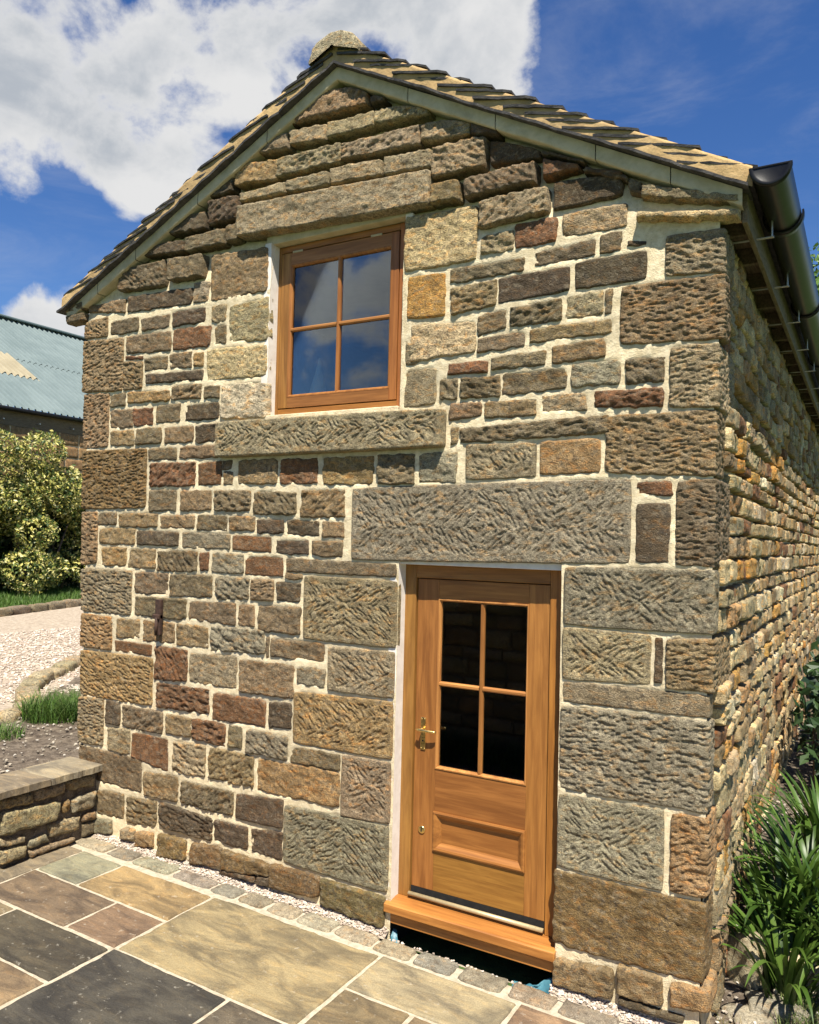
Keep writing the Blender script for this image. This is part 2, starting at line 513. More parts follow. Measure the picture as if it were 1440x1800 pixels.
def relief(style, A, Z, e, w, h, seed, rs):
    """surface relief in metres for a tooling style"""
    ang = rs.uniform(-0.25, 0.25)
    ca, sa = math.cos(ang), math.sin(ang)
    ss = lambda v, a, b: (lambda x: x * x * (3 - 2 * x))(np.clip((v - a) / (b - a), 0, 1))
    rough = (fbm(A / 0.030, Z / 0.022, seed + 31, 3, .6) - .5)
    if style == 'h':        # punched furrows
        bend = 0.03 * (fbm(A / 0.25, Z / 0.25, seed + 5, 2) - .5) * 2
        u, v = A * ca + Z * sa, -A * sa + Z * ca + bend
        s = vn(u / 0.031, v / 0.0102, seed) * .75 + vn(u / 0.015, v / 0.008, seed + 1) * .25
        return (ss(s, .26, .60) - .7) * 0.0088 + (fbm(A / 0.12, Z / 0.12, seed + 3, 3) - .5) * 0.010 + rough * .003
    if style == 'x':        # drafted margin and chevron strokes meeting in an X
        zc = Z.mean() + rs.uniform(-.12, .12) * h
        nx = max(1, int(round(w / 0.85)))
        per = w / nx
        a0 = A.min()
        k = np.floor((A - a0) / per)
        ac = a0 + (k + .5 + rs.uniform(-.12, .12)) * per
        mode = rs.random()
        sgn = np.where((A - ac) * (Z - zc) > 0, 1.0, -1.0) if (mode < .5 or w > 1.0) else (np.where(Z > zc + .3 * (A - ac), -1.0, 1.0) if mode < .8 else np.where(A > ac, -1.0, 1.0))
        th = sgn * (rs.uniform(0.55, 0.8) + .25 * (fbm(A / .2, Z / .2, seed + 7, 2) - .5))
        u = (A - ac) * np.cos(th) + (Z - zc) * np.sin(th)
        v = -(A - ac) * np.sin(th) + (Z - zc) * np.cos(th)
        s = vn(u / 0.034, v / 0.0093, seed) * .75 + vn(u / 0.02, v / 0.009, seed + 1) * .25
        inner = np.clip((e - min(.052, .034 + .05 * max(0, h - .28)) - .006 * rough) / 0.008, 0, 1)
        return inner * ((ss(s, .28, .60) - .7) * 0.0085 - 0.001 + .008 * (fbm(A / .1, Z / .1, seed + 12, 2) - .5)) + (1 - inner) * (fbm(A / .05, Z / .05, seed + 4, 3) - .5) * 0.005 + rough * .003
    if style == 'c':        # coarse pitted
        u, v = A * ca + Z * sa, -A * sa + Z * ca
        ang = rs.uniform(-.9, .9)
        u, v = A * math.cos(ang) + Z * math.sin(ang), -A * math.sin(ang) + Z * math.cos(ang)
        s = vn(u / 0.045, v / 0.0125, seed) * .7 + vn(u / .02, v / .009, seed + 1) * .3
        return (ss(s, .28, .62) - .7) * 0.0105 + (fbm(A / 0.09, Z / 0.06, seed + 3, 3) - .5) * 0.018 + rough * 0.007
    if style == 's':
        return (fbm(A / 0.10, Z / 0.07, seed, 4, .55) - .5) * 0.011 + rough * .005
    if style == 'l':        # big split lintel
        q = fbm(A / 0.2, Z / 0.2, seed + 2, 2) * 0.15
        return (fbm(A / 0.14 + q, Z / 0.07 + q, seed, 5, .6) - .5) * 0.030 + rough * .006
    ph = vn(A / .045 + Z / .03, Z / .028, seed + 6)
    return (fbm(A / 0.15, Z / 0.09, seed, 4, .5) - .5) * 0.018 + rough * 0.0085 + (ss(ph, .2, .4) - .8) * 0.004


def stone_arrays(q, style, face, res, seed, mid=0.0, ret=0.0, back=0.03, jit=None, bev=None, relief_k=1.0, rc=0.009, floor=-1.0):
    """q: 8 numbers (tl, tr, br, bl as a,z). returns vertices in (along, up, out) coordinates and faces;
    ret: how far the stone turns the right-hand corner (then the along axis continues round the corner)"""
    rs = random.Random(seed)
    (ax, az, bx, bz, cx, cz, dx, dz) = q
    w = ((bx - ax) + (cx - dx)) / 2
    h = ((az - dz) + (bz - cz)) / 2
    su = axis_pts(w + ret, res)
    sv = axis_pts(h, res)
    if ret:
        wz = w / (w + ret)
        su = np.unique(np.concatenate([su, wz + np.array([-.014, -.007, 0, .007, .014]) / (w + ret)]))
    U, T = np.meshgrid(su, sv)
    L = w + ret
    ul = U * L
    S = np.minimum(ul / w, 1.0)
    over = np.maximum(ul - w, 0.0)
    A = (1 - T) * ((1 - S) * dx + S * cx) + T * ((1 - S) * ax + S * bx)
    Z = (1 - T) * ((1 - S) * dz + S * cz) + T * ((1 - S) * az + S * bz) + mid * 4 * S * (1 - S) * T
    if jit is None:
        jit = {'h': .005, 'x': .003, 's': .006, 'c': .010, 'n': .011, 'l': .006}[style]
    sd = seed * 7 + 3
    A = A + over
    jl = (fbm(Z / .04, Z * 0 + 1.3, sd, 3) - .5) * 2 * jit
    jr = (fbm(Z / .05, Z * 0 + 7.3, sd + 1, 3) - .5) * 2 * jit
    jb = (fbm(A / .045, A * 0 + 3.1, sd + 2, 3) - .5) * 2 * jit
    jt = (fbm(A / .045, A * 0 + 9.7, sd + 3, 3) - .5) * 2 * jit
    A2 = A + (1 - U) * jl + U * jr * (0 if ret else 1)
    Z2 = Z + (1 - T) * jb + T * jt
    cr = np.abs(2 * U - 1) ** 8 * np.abs(2 * T - 1) ** 8
    A2 = A2 - np.sign(U - .5) * cr * rc
    Z2 = Z2 - np.sign(T - .5) * cr * rc
    e = np.minimum(np.minimum(ul, L - ul), np.minimum(T * h, (1 - T) * h))
    if bev is None:
        bev = {'h': .010, 'x': .008, 's': .011, 'c': .014, 'n': .013, 'l': .014}[style]
    bev = min(bev, 0.3 * min(w, h))
    x = np.clip(e / bev, 0, 1)
    prof = np.sqrt(1 - (1 - x) ** 2)
    d = relief(style, A, Z, e, w, h, seed, rs) * relief_k
    tilt = (rs.uniform(-.008, .008) * (S - .5) + rs.uniform(-.008, .008) * (T - .5)) * (0 if ret else 1)
    D = prof * (np.maximum(face + d + tilt, floor) + back) - back
    nu, nv = len(su), len(sv)
    F = quad_grid(nu, nv)
    return A2.ravel(), Z2.ravel(), D.ravel(), over.ravel(), (ul - w).ravel(), F


def stone_front(q, style, face, res, seed, mid=0.0, ret=0.0, **kw):
    A, Z, D, over, du, F = stone_arrays(q, style, face, res, seed, mid, ret, **kw)
    if not ret:
        return np.stack([A, -D, Z], 1), F
    th = np.clip((du + 0.012) / 0.024, 0, 1)
    th = th * th * (3 - 2 * th) * (math.pi / 2)
    return np.stack([A - over + np.sin(th) * D, over - np.cos(th) * D, Z], 1), F


def stone_side(q, style, face, res, seed, x0, **kw):
    A, Z, D, over, du, F = stone_arrays(q, style, face, res, seed, **kw)
    return np.stack([x0 + D, A, Z], 1), F


PAL = {'t': (0.274, 0.224, 0.144), 'b': (0.228, 0.168, 0.096), 'd': (0.165, 0.131, 0.082), 'k': (0.091, 0.068, 0.044), 'r': (0.161, 0.084, 0.044), 'o': (0.3, 0.202, 0.1), 'y': (0.38, 0.223, 0.067), 'p': (0.456, 0.369, 0.223), 'w': (0.529, 0.47, 0.343), 'e': (0.287, 0.251, 0.161), 'g': (0.239, 0.216, 0.157), 'm': (0.161, 0.109, 0.05), 'v': (0.135, 0.117, 0.057)}


def jit_col(c, rs, k=0.13):
    b = 1 + rs.uniform(-k, k)
    return tuple(max(0.01, v * b * k_ * (1 + rs.uniform(-.04, .04))) for v, k_ in zip(c, (1.03, .99, .90)))


def box_arrays(x0, x1, y0, y1, z0, z1, b=0.003):
    """box with chamfered edges"""
    bm = bmesh.new()
    bmesh.ops.create_cube(bm, size=1.0)
    for v in bm.verts:
        v.co = Vector((x0 + (v.co.x + .5) * (x1 - x0), y0 + (v.co.y + .5) * (y1 - y0), z0 + (v.co.z + .5) * (z1 - z0)))
    b = min(b, 0.3 * min(x1 - x0, y1 - y0, z1 - z0))
    if b > 0:
        bmesh.ops.bevel(bm, geom=list(bm.edges), offset=b, segments=2, affect='EDGES', profile=0.5)
    bm.verts.index_update()
    V = [tuple(v.co) for v in bm.verts]
    F = [[v.index for v in f.verts] for f in bm.faces]
    bm.free()
    return V, F


def box(name, x0, x1, y0, y1, z0, z1, mat, parent=None, b=0.003, tint=None, smooth=False):
    V, F = box_arrays(x0, x1, y0, y1, z0, z1, b)
    return make_mesh(name, V, F, mat, parent, tint, smooth)


def tube(name, pts, rad, mat, parent=None, seg=10, tint=None, cap=True):
    pts = [Vector(p) for p in pts]
    rads = rad if isinstance(rad, (list, tuple)) else [rad] * len(pts)
    V, F = [], []
    prev = None
    for i, p in enumerate(pts):
        d = (pts[min(i + 1, len(pts) - 1)] - pts[max(i - 1, 0)]).normalized()
        ref = Vector((0, 0, 1)) if abs(d.z) < .9 else Vector((1, 0, 0))
        a = d.cross(ref).normalized()
        b = d.cross(a).normalized()
        for k in range(seg):
            t = 2 * math.pi * k / seg
            V.append(tuple(p + (a * math.cos(t) + b * math.sin(t)) * rads[i]))
    for i in range(len(pts) - 1):
        for k in range(seg):
            k2 = (k + 1) % seg
            F.append([i * seg + k, i * seg + k2, (i + 1) * seg + k2, (i + 1) * seg + k])
    if cap:
        F.append(list(range(seg))[::-1])
        F.append([(len(pts) - 1) * seg + k for k in range(seg)])
    return make_mesh(name, V, F, mat, parent, tint, True)


def gz(x):
    """patio level (it falls gently along the gable)"""
    return 0.10 - 0.018 * x

# ------------------------------------------------------------------ the cottage
cottage = empty('stone_cottage', 'small two-storey sandstone cottage with gable, pine door and four-pane window', 'cottage', loc=(2.4, 0.0, 0.1))
OX, OY, OZ = 2.4, 0.0, 0.1


def keep(o):
    """parent to the cottage without moving it"""
    o.parent = cottage
    o.matrix_parent_inverse = Matrix.Translation((-OX, -OY, -OZ))
    return o


RIDGE_X, RIDGE_Z, SR, SL = 2.442, 5.695, 0.5335, 0.4815
LEN = 10.2


def z_under(x):
    return np.where(np.asarray(x) > RIDGE_X, RIDGE_Z - SR * (np.asarray(x) - RIDGE_X), RIDGE_Z - SL * (RIDGE_X - np.asarray(x)))


def x_left(z):
    return 0.03 - 0.165 * (np.asarray(z) - 0.18) / 4.12


def x_right(z):
    return 4.822 + 0.016 * np.asarray(z)


WIN = (1.862, 2.962, 3.335, 4.605)
DOOR = (2.985, 4.055, -0.3, 2.415)

STONES = [
    ('d','n',-0.351,4.418,-0.105,4.420,-0.103,4.353,-0.349,4.343),
    ('d','n',-0.320,4.328,-0.110,4.329,-0.108,4.260,-0.318,4.247),
    ('b','n',-0.090,4.391,0.352,4.401,0.355,4.276,-0.089,4.331),
    ('b','h',-0.142,4.264,0.151,4.281,0.155,4.108,-0.138,4.113),
    ('b','h',-0.147,4.101,0.346,4.080,0.356,3.646,-0.136,3.662),
    ('b','h',0.353,3.883,0.579,3.867,0.584,3.645,0.358,3.645),
    ('b','h',-0.124,3.652,0.200,3.640,0.211,3.198,-0.112,3.193),
    ('d','n',0.180,4.226,0.512,4.235,0.515,4.109,0.183,4.108),
    ('d','n',0.545,4.210,0.863,4.213,0.865,4.101,0.547,4.106),
    ('k','n',0.888,4.222,1.239,4.220,1.240,4.100,0.890,4.098),
    ('t','n',1.303,4.206,1.450,4.214,1.452,4.077,1.304,4.086),
    ('d','n',0.377,4.089,0.888,4.077,0.891,3.913,0.381,3.938),
    ('r','n',0.904,4.084,1.302,4.076,1.304,3.911,0.907,3.912),
    ('d','n',1.333,4.068,1.460,4.060,1.462,3.915,1.336,3.916),
    ('e','n',1.478,4.189,1.855,4.220,1.858,3.890,1.482,3.924),
    ('d','n',0.598,3.889,0.858,3.892,0.861,3.774,0.600,3.785),
    ('d','n',0.878,3.893,1.110,3.895,1.112,3.764,0.881,3.773),
    ('o','n',1.131,3.875,1.237,3.876,1.239,3.765,1.133,3.765),
    ('r','n',0.376,3.925,0.578,3.906,0.578,3.877,0.376,3.894),
    ('p','n',1.270,3.891,1.853,3.872,1.855,3.636,1.274,3.649),
    ('k','n',0.613,3.756,1.235,3.741,1.237,3.658,0.614,3.677),
    ('o','n',0.420,3.632,0.889,3.612,0.890,3.526,0.422,3.532),
    ('d','c',0.904,3.645,1.224,3.638,1.226,3.521,0.906,3.531),
    ('d','n',1.249,3.619,1.408,3.618,1.410,3.511,1.250,3.520),
    ('d','n',0.214,3.634,0.397,3.634,0.399,3.521,0.217,3.520),
    ('w','n',1.426,3.617,1.863,3.599,1.866,3.338,1.430,3.355),
    ('d','n',0.222,3.498,0.493,3.494,0.496,3.344,0.226,3.345),
    ('r','n',0.489,3.494,0.717,3.492,0.720,3.352,0.492,3.348),
    ('d','n',0.751,3.502,1.008,3.504,1.011,3.360,0.754,3.362),
    ('k','n',1.059,3.488,1.407,3.489,1.408,3.356,1.061,3.358),
    ('b','n',0.231,3.323,0.511,3.327,0.513,3.199,0.234,3.203),
    ('d','n',0.528,3.334,0.817,3.329,0.820,3.199,0.531,3.198),
    ('b','n',0.846,3.328,1.157,3.329,1.160,3.195,0.849,3.198),
    ('k','n',1.174,3.325,1.406,3.325,1.408,3.189,1.176,3.190),
    ('d','c',0.282,4.636,0.801,4.645,0.805,4.432,0.286,4.457),
    ('d','n',0.851,4.634,1.205,4.625,1.208,4.441,0.854,4.456),
    ('g','n',1.107,4.417,1.262,4.412,1.265,4.252,1.109,4.261),
    ('k','n',0.378,4.412,1.092,4.388,1.095,4.251,0.381,4.273),
    ('k','n',0.569,4.775,0.998,4.767,1.000,4.662,0.570,4.694),
    ('d','n',1.018,4.776,1.426,4.783,1.428,4.655,1.020,4.659),
    ('d','n',1.443,4.786,1.564,4.785,1.566,4.669,1.445,4.661),
    ('b','n',1.276,4.609,1.837,4.575,1.840,4.247,1.282,4.241),
    ('k','n',0.781,4.935,1.225,4.945,1.227,4.800,0.783,4.825),
    ('k','c',1.261,5.010,1.544,4.999,1.547,4.814,1.264,4.821),
    ('k','n',1.111,5.096,1.493,5.172,1.495,5.034,1.113,5.023),
    ('b','c',2.065,5.499,2.673,5.461,2.674,5.370,2.066,5.391,0.095),
    ('k','n',2.691,5.444,2.803,5.393,2.803,5.373,2.691,5.365),
    ('r','n',1.903,5.436,2.054,5.459,2.055,5.388,1.904,5.407),
    ('t','n',1.645,5.312,2.003,5.364,2.004,5.226,1.645,5.264),
    ('t','n',2.014,5.367,2.333,5.339,2.334,5.214,2.016,5.255),
    ('t','n',2.345,5.342,2.727,5.327,2.727,5.220,2.346,5.217),
    ('t','c',2.729,5.327,3.139,5.229,3.139,5.195,2.730,5.217,0.032),
    ('t','c',1.899,5.196,2.465,5.181,2.466,5.036,1.900,5.052),
    ('t','c',2.466,5.164,3.075,5.156,3.075,5.007,2.467,5.050),
    ('t','c',3.082,5.154,3.433,5.067,3.432,4.995,3.082,5.022,0.025),
    ('o','n',1.510,5.227,1.916,5.184,1.918,5.031,1.512,5.069),
    ('t','n',1.564,5.009,1.994,5.007,1.995,4.919,1.564,4.940),
    ('t','n',2.006,5.010,2.378,4.998,2.379,4.890,2.007,4.916),
    ('t','n',2.385,5.013,2.795,4.987,2.795,4.873,2.386,4.894),
    ('t','n',2.807,5.000,3.165,4.971,3.165,4.856,2.807,4.871),
    ('e','l',1.575,4.900,3.168,4.832,3.169,4.601,1.579,4.661),
    ('t','c',3.170,4.980,3.533,4.964,3.533,4.770,3.170,4.768),
    ('k','s',3.553,4.943,3.884,4.797,3.884,4.757,3.553,4.785,0.014),
    ('b','n',3.164,4.742,3.365,4.730,3.365,4.598,3.164,4.612),
    ('d','c',3.396,4.728,3.863,4.738,3.863,4.604,3.396,4.607),
    ('r','n',3.903,4.753,4.120,4.654,4.120,4.640,3.902,4.619),
    ('t','c',3.497,4.570,3.940,4.576,3.939,4.415,3.497,4.396),
    ('k','s',3.966,4.599,4.367,4.539,4.366,4.437,3.966,4.424,0.016),
    ('p','n',2.968,4.581,3.486,4.553,3.486,4.212,2.969,4.217),
    ('t','c',3.508,4.358,3.726,4.358,3.725,4.232,3.508,4.233),
    ('r','n',3.734,4.390,3.995,4.389,3.994,4.238,3.734,4.235),
    ('t','n',4.024,4.397,4.397,4.393,4.396,4.254,4.023,4.251),
    ('d','n',3.300,4.185,3.799,4.184,3.799,4.097,3.300,4.088),
    ('d','n',3.861,4.198,4.225,4.224,4.224,4.118,3.861,4.111),
    ('d','n',4.246,4.234,4.371,4.243,4.370,4.125,4.246,4.123),
    ('y','s',2.996,4.186,3.273,4.169,3.274,3.895,2.997,3.907),
    ('b','c',3.310,4.060,3.620,4.079,3.620,3.918,3.310,3.889),
    ('k','s',3.629,4.082,4.076,4.085,4.075,3.941,3.628,3.922),
    ('k','s',4.107,4.099,4.507,4.110,4.506,3.943,4.106,3.942),
    ('k','n',4.397,4.177,4.509,4.162,4.509,4.134,4.397,4.139),
    ('d','n',3.498,3.874,3.690,3.888,3.690,3.771,3.498,3.735),
    ('d','c',3.711,3.895,4.032,3.908,4.031,3.773,3.711,3.773),
    ('t','n',4.050,3.915,4.270,3.921,4.269,3.776,4.049,3.776),
    ('d','n',4.283,3.924,4.325,3.922,4.324,3.778,4.282,3.779),
    ('p','n',3.034,3.869,3.490,3.840,3.490,3.648,3.034,3.622),
    ('t','n',2.995,3.778,3.100,3.697,3.100,3.616,2.996,3.611),
    ('d','n',3.501,3.732,3.813,3.745,3.812,3.649,3.500,3.637),
    ('b','n',3.836,3.752,4.321,3.754,4.321,3.667,3.836,3.665),
    ('r','n',3.305,3.595,3.572,3.593,3.572,3.515,3.305,3.519),
    ('d','n',3.592,3.607,3.942,3.620,3.941,3.525,3.592,3.528),
    ('b','n',3.977,3.635,4.283,3.652,4.282,3.538,3.976,3.526),
    ('d','c',3.247,3.502,3.374,3.506,3.374,3.367,3.247,3.370),
    ('d','c',3.395,3.499,3.657,3.497,3.657,3.366,3.395,3.370),
    ('d','n',3.667,3.501,4.072,3.507,4.071,3.378,3.667,3.365),
    ('g','n',4.092,3.523,4.373,3.524,4.372,3.385,4.092,3.385),
    ('e','s',2.989,3.594,3.224,3.578,3.225,3.352,2.990,3.337),
    ('b','n',3.322,3.344,3.536,3.349,3.536,3.250,3.322,3.243),
    ('b','n',3.557,3.343,3.889,3.343,3.889,3.235,3.557,3.235),
    ('t','n',3.913,3.355,4.184,3.354,4.184,3.244,3.912,3.247),
    ('r','c',4.229,3.355,4.604,3.353,4.603,3.241,4.228,3.260),
    ('d','c',3.396,3.189,4.310,3.222,4.309,3.109,3.396,3.098),
    ('t','n',3.332,3.197,3.386,3.204,3.386,3.084,3.332,3.082),
    ('e','x',1.434,3.330,3.296,3.313,3.297,3.075,1.438,3.068),
    ('d','n',1.456,3.053,1.553,3.050,1.554,2.978,1.457,2.974),
    ('b','n',1.608,3.049,1.981,3.049,1.983,2.868,1.610,2.873),
    ('r','n',2.002,3.048,2.331,3.043,2.332,2.863,2.004,2.868),
    ('o','n',2.370,3.047,2.776,3.044,2.777,2.851,2.372,2.857),
    ('d','c',2.806,3.049,3.083,3.049,3.084,2.852,2.807,2.851),
    ('g','n',3.114,3.038,3.380,3.058,3.380,2.857,3.114,2.856),
    ('t','x',3.443,3.090,3.895,3.081,3.894,2.881,3.443,2.871),
    ('o','s',3.914,3.089,4.270,3.092,4.269,2.896,3.913,2.890),
    ('t','h',4.607,4.167,4.888,4.160,4.885,3.922,4.605,3.946),
    ('b','h',4.369,3.926,4.894,3.918,4.890,3.577,4.366,3.598),
    ('t','h',4.636,3.563,4.863,3.561,4.860,3.224,4.633,3.235),
    ('d','c',4.399,3.522,4.610,3.519,4.609,3.376,4.398,3.380),
    ('g','n',4.094,3.524,4.373,3.520,4.372,3.382,4.093,3.381),
    ('b','h',4.296,3.214,4.857,3.215,4.853,2.865,4.294,2.894),
    ('r','n',4.468,2.848,4.658,2.849,4.658,2.767,4.467,2.764),
    ('k','s',4.468,2.732,4.650,2.728,4.647,2.408,4.465,2.410),
    ('d','h',4.678,2.849,4.858,2.858,4.853,2.399,4.674,2.397),
    ('g','x',2.620,2.836,4.443,2.866,4.439,2.399,2.623,2.360),
    ('g','x',4.075,2.376,4.857,2.386,4.853,2.053,4.073,2.045),
    ('t','x',4.071,2.039,4.557,2.031,4.555,1.764,4.070,1.742),
    ('k','s',4.576,2.022,4.621,2.022,4.618,1.779,4.574,1.778),
    ('b','h',4.637,2.019,4.855,2.029,4.852,1.757,4.635,1.752),
    ('t','s',4.075,1.736,4.841,1.747,4.839,1.625,4.074,1.617),
    ('g','h',4.063,1.598,4.838,1.614,4.833,1.145,4.061,1.138),
    ('g','x',4.058,1.110,4.638,1.130,4.634,0.706,4.056,0.707),
    ('o','h',4.670,1.123,4.835,1.126,4.831,0.724,4.666,0.715),
    ('m','n',4.041,0.693,4.826,0.698,4.821,0.291,4.039,0.284),
    ('b','n',4.048,0.207,4.380,0.245,4.379,0.083,4.047,0.059),
    ('b','n',4.406,0.278,4.641,0.272,4.640,0.129,4.405,0.116),
    ('o','n',4.676,0.263,4.827,0.279,4.825,0.158,4.674,0.145),
    ('k','n',4.413,0.111,4.746,0.112,4.745,0.081,4.413,0.069),
    ('t','n',4.480,4.461,4.981,4.296,4.980,4.255,4.480,4.384),
    ('p','n',4.460,4.307,4.982,4.225,4.982,4.182,4.460,4.269),
    ('m','h',-0.108,3.179,0.663,3.173,0.672,2.702,-0.095,2.688),
    ('b','h',-0.092,2.672,0.114,2.673,0.125,2.251,-0.081,2.230),
    ('d','n',0.678,3.170,0.985,3.170,0.987,3.070,0.680,3.073),
    ('b','n',1.015,3.169,1.415,3.175,1.417,3.068,1.017,3.075),
    ('r','c',0.699,3.057,1.191,3.049,1.194,2.868,0.703,2.862),
    ('r','n',1.215,3.037,1.453,3.048,1.456,2.870,1.218,2.867),
    ('b','n',1.471,2.972,1.570,2.975,1.572,2.868,1.472,2.870),
    ('d','n',0.701,2.841,1.002,2.844,1.005,2.678,0.705,2.671),
    ('b','n',1.044,2.837,1.363,2.840,1.366,2.684,1.047,2.678),
    ('d','c',1.392,2.834,1.742,2.830,1.744,2.674,1.394,2.679),
    ('d','c',1.766,2.824,2.157,2.814,2.158,2.653,1.768,2.651),
    ('b','c',2.191,2.830,2.559,2.831,2.560,2.640,2.192,2.632),
    ('d','n',0.109,2.666,0.337,2.674,0.340,2.562,0.112,2.559),
    ('b','n',0.366,2.661,0.805,2.663,0.808,2.549,0.368,2.550),
    ('b','n',0.832,2.650,1.197,2.652,1.198,2.546,0.834,2.543),
    ('d','n',1.224,2.652,1.531,2.654,1.533,2.532,1.226,2.537),
    ('b','n',1.546,2.648,1.793,2.644,1.794,2.536,1.548,2.541),
    ('k','n',1.808,2.627,2.051,2.625,2.052,2.521,1.810,2.523),
    ('k','n',2.073,2.629,2.358,2.615,2.358,2.511,2.074,2.516),
    ('b','n',2.378,2.620,2.558,2.611,2.559,2.504,2.378,2.506),
    ('b','n',0.136,2.538,0.564,2.550,0.567,2.413,0.140,2.405),
    ('k','s',0.580,2.527,1.041,2.526,1.044,2.409,0.582,2.410),
    ('g','n',1.070,2.526,1.559,2.522,1.561,2.399,1.072,2.397),
    ('r','s',1.578,2.511,1.943,2.506,1.944,2.387,1.580,2.399),
    ('k','n',1.981,2.485,2.269,2.485,2.270,2.380,1.982,2.383),
    ('d','n',2.296,2.481,2.554,2.486,2.554,2.368,2.297,2.381),
    ('o','n',0.174,2.384,0.473,2.392,0.477,2.238,0.178,2.233),
    ('b','n',0.492,2.386,0.799,2.388,0.802,2.236,0.496,2.227),
    ('d','c',0.817,2.376,1.245,2.388,1.248,2.226,0.820,2.215),
    ('r','n',1.266,2.377,1.357,2.374,1.359,2.237,1.269,2.233),
    ('g','n',1.384,2.380,1.694,2.378,1.696,2.233,1.386,2.220),
    ('r','s',1.705,2.372,2.058,2.366,2.060,2.224,1.707,2.223),
    ('d','s',2.077,2.361,2.968,2.350,2.968,2.262,2.078,2.260),
    ('b','n',2.072,2.257,2.223,2.255,2.223,2.216,2.073,2.211),
    ('t','h',-0.065,2.202,0.546,2.214,0.553,1.854,-0.056,1.855),
    ('d','n',0.580,2.203,0.940,2.211,0.943,2.040,0.584,2.032),
    ('d','n',0.958,2.200,1.401,2.213,1.403,2.042,0.961,2.023),
    ('g','c',1.428,2.202,1.753,2.208,1.755,2.046,1.430,2.032),
    ('b','h',1.765,2.200,1.976,2.204,1.978,2.053,1.767,2.046),
    ('k','n',1.999,2.195,2.213,2.194,2.214,2.057,2.001,2.055),
    ('t','x',2.242,2.247,2.980,2.243,2.981,1.815,2.245,1.816),
    ('d','n',0.585,2.011,1.143,2.025,1.146,1.863,0.588,1.860),
    ('d','n',1.171,2.009,1.639,2.025,1.641,1.858,1.173,1.864),
    ('b','n',1.657,2.021,1.812,2.019,1.814,1.860,1.659,1.860),
    ('d','n',1.842,2.019,2.218,2.031,2.220,1.836,1.844,1.838),
    ('o','h',-0.045,1.840,0.339,1.834,0.345,1.563,-0.037,1.565),
    ('b','n',0.385,1.828,0.656,1.843,0.659,1.683,0.388,1.671),
    ('b','n',0.683,1.839,1.034,1.840,1.036,1.677,0.687,1.665),
    ('b','n',1.051,1.836,1.378,1.836,1.381,1.666,1.054,1.667),
    ('g','c',1.398,1.838,1.912,1.855,1.914,1.676,1.401,1.657),
    ('d','n',1.923,1.806,1.959,1.809,1.961,1.658,1.924,1.655),
    ('d','n',1.964,1.802,2.430,1.803,2.431,1.670,1.966,1.668),
    ('r','s',0.375,1.655,0.795,1.648,0.797,1.560,0.377,1.564),
    ('o','h',-0.034,1.543,0.813,1.553,0.820,1.187,-0.025,1.170),
    ('r','c',0.825,1.650,1.175,1.651,1.179,1.409,0.830,1.388),
    ('t','n',1.193,1.635,1.666,1.645,1.669,1.407,1.197,1.411),
    ('b','n',1.687,1.630,2.179,1.634,2.181,1.402,1.690,1.393),
    ('g','n',2.196,1.628,2.439,1.642,2.440,1.499,2.197,1.508),
    ('t','x',2.460,1.785,2.974,1.797,2.975,1.498,2.462,1.496),
    ('r','c',0.859,1.377,1.409,1.380,1.412,1.195,0.863,1.183),
    ('r','n',1.440,1.367,1.943,1.371,1.945,1.177,1.443,1.165),
    ('k','n',1.961,1.362,2.168,1.371,2.170,1.193,1.963,1.180),
    ('o','x',2.182,1.458,2.971,1.487,2.973,1.118,2.185,1.113),
    ('t','h',-0.036,1.163,0.275,1.179,0.284,0.800,-0.026,0.789),
    ('k','n',0.292,1.171,0.467,1.173,0.471,0.992,0.296,0.980),
    ('d','c',0.496,1.159,0.941,1.160,0.944,0.991,0.500,0.983),
    ('b','n',0.968,1.152,1.238,1.152,1.240,1.010,0.971,0.995),
    ('r','c',1.242,1.153,1.573,1.157,1.575,0.992,1.245,1.000),
    ('d','n',1.597,1.160,1.737,1.158,1.740,0.994,1.599,0.995),
    ('g','c',1.768,1.151,2.141,1.149,2.143,0.976,1.770,0.982),
    ('d','n',2.165,1.092,2.575,1.097,2.576,0.982,2.166,0.967),
    ('t','n',0.322,0.962,0.591,0.981,0.596,0.777,0.327,0.773),
    ('r','s',0.607,0.959,1.010,0.969,1.015,0.713,0.611,0.767),
    ('t','c',1.054,0.963,1.390,0.978,1.393,0.743,1.058,0.721),
    ('b','c',1.418,0.971,1.847,0.970,1.850,0.744,1.422,0.742),
    ('o','n',1.876,0.965,2.577,0.983,2.579,0.746,1.879,0.734),
    ('t','x',2.590,1.099,2.967,1.104,2.968,0.719,2.593,0.703),
    ('d','n',-0.019,0.775,0.729,0.772,0.734,0.511,-0.013,0.523),
    ('b','n',0.753,0.679,1.122,0.712,1.125,0.517,0.756,0.497),
    ('d','c',1.149,0.681,1.668,0.693,1.670,0.518,1.152,0.511),
    ('k','s',1.692,0.686,2.117,0.720,2.119,0.521,1.695,0.507),
    ('g','x',2.128,0.691,2.962,0.711,2.964,0.294,2.132,0.304),
    ('d','n',0.229,0.455,0.550,0.481,0.554,0.278,0.234,0.253),
    ('d','c',0.579,0.459,0.908,0.489,0.911,0.291,0.583,0.256),
    ('k','c',0.935,0.488,1.480,0.470,1.483,0.305,0.939,0.303),
    ('k','n',1.491,0.467,1.816,0.470,1.818,0.304,1.493,0.318),
    ('k','n',1.840,0.470,2.119,0.499,2.121,0.301,1.842,0.315),
    ('k','n',3.441,5.075,3.624,4.981,3.623,4.937,3.441,4.998),  # these slivers under the right verge are added, dark for its shaded mortar
    ('k','n',4.158,4.632,4.374,4.567,4.374,4.528,4.158,4.604),
    ('k','n',4.231,4.608,4.405,4.530,4.404,4.496,4.231,4.578),
    ('d','n',4.409,4.529,4.478,4.481,4.477,4.406,4.408,4.432),
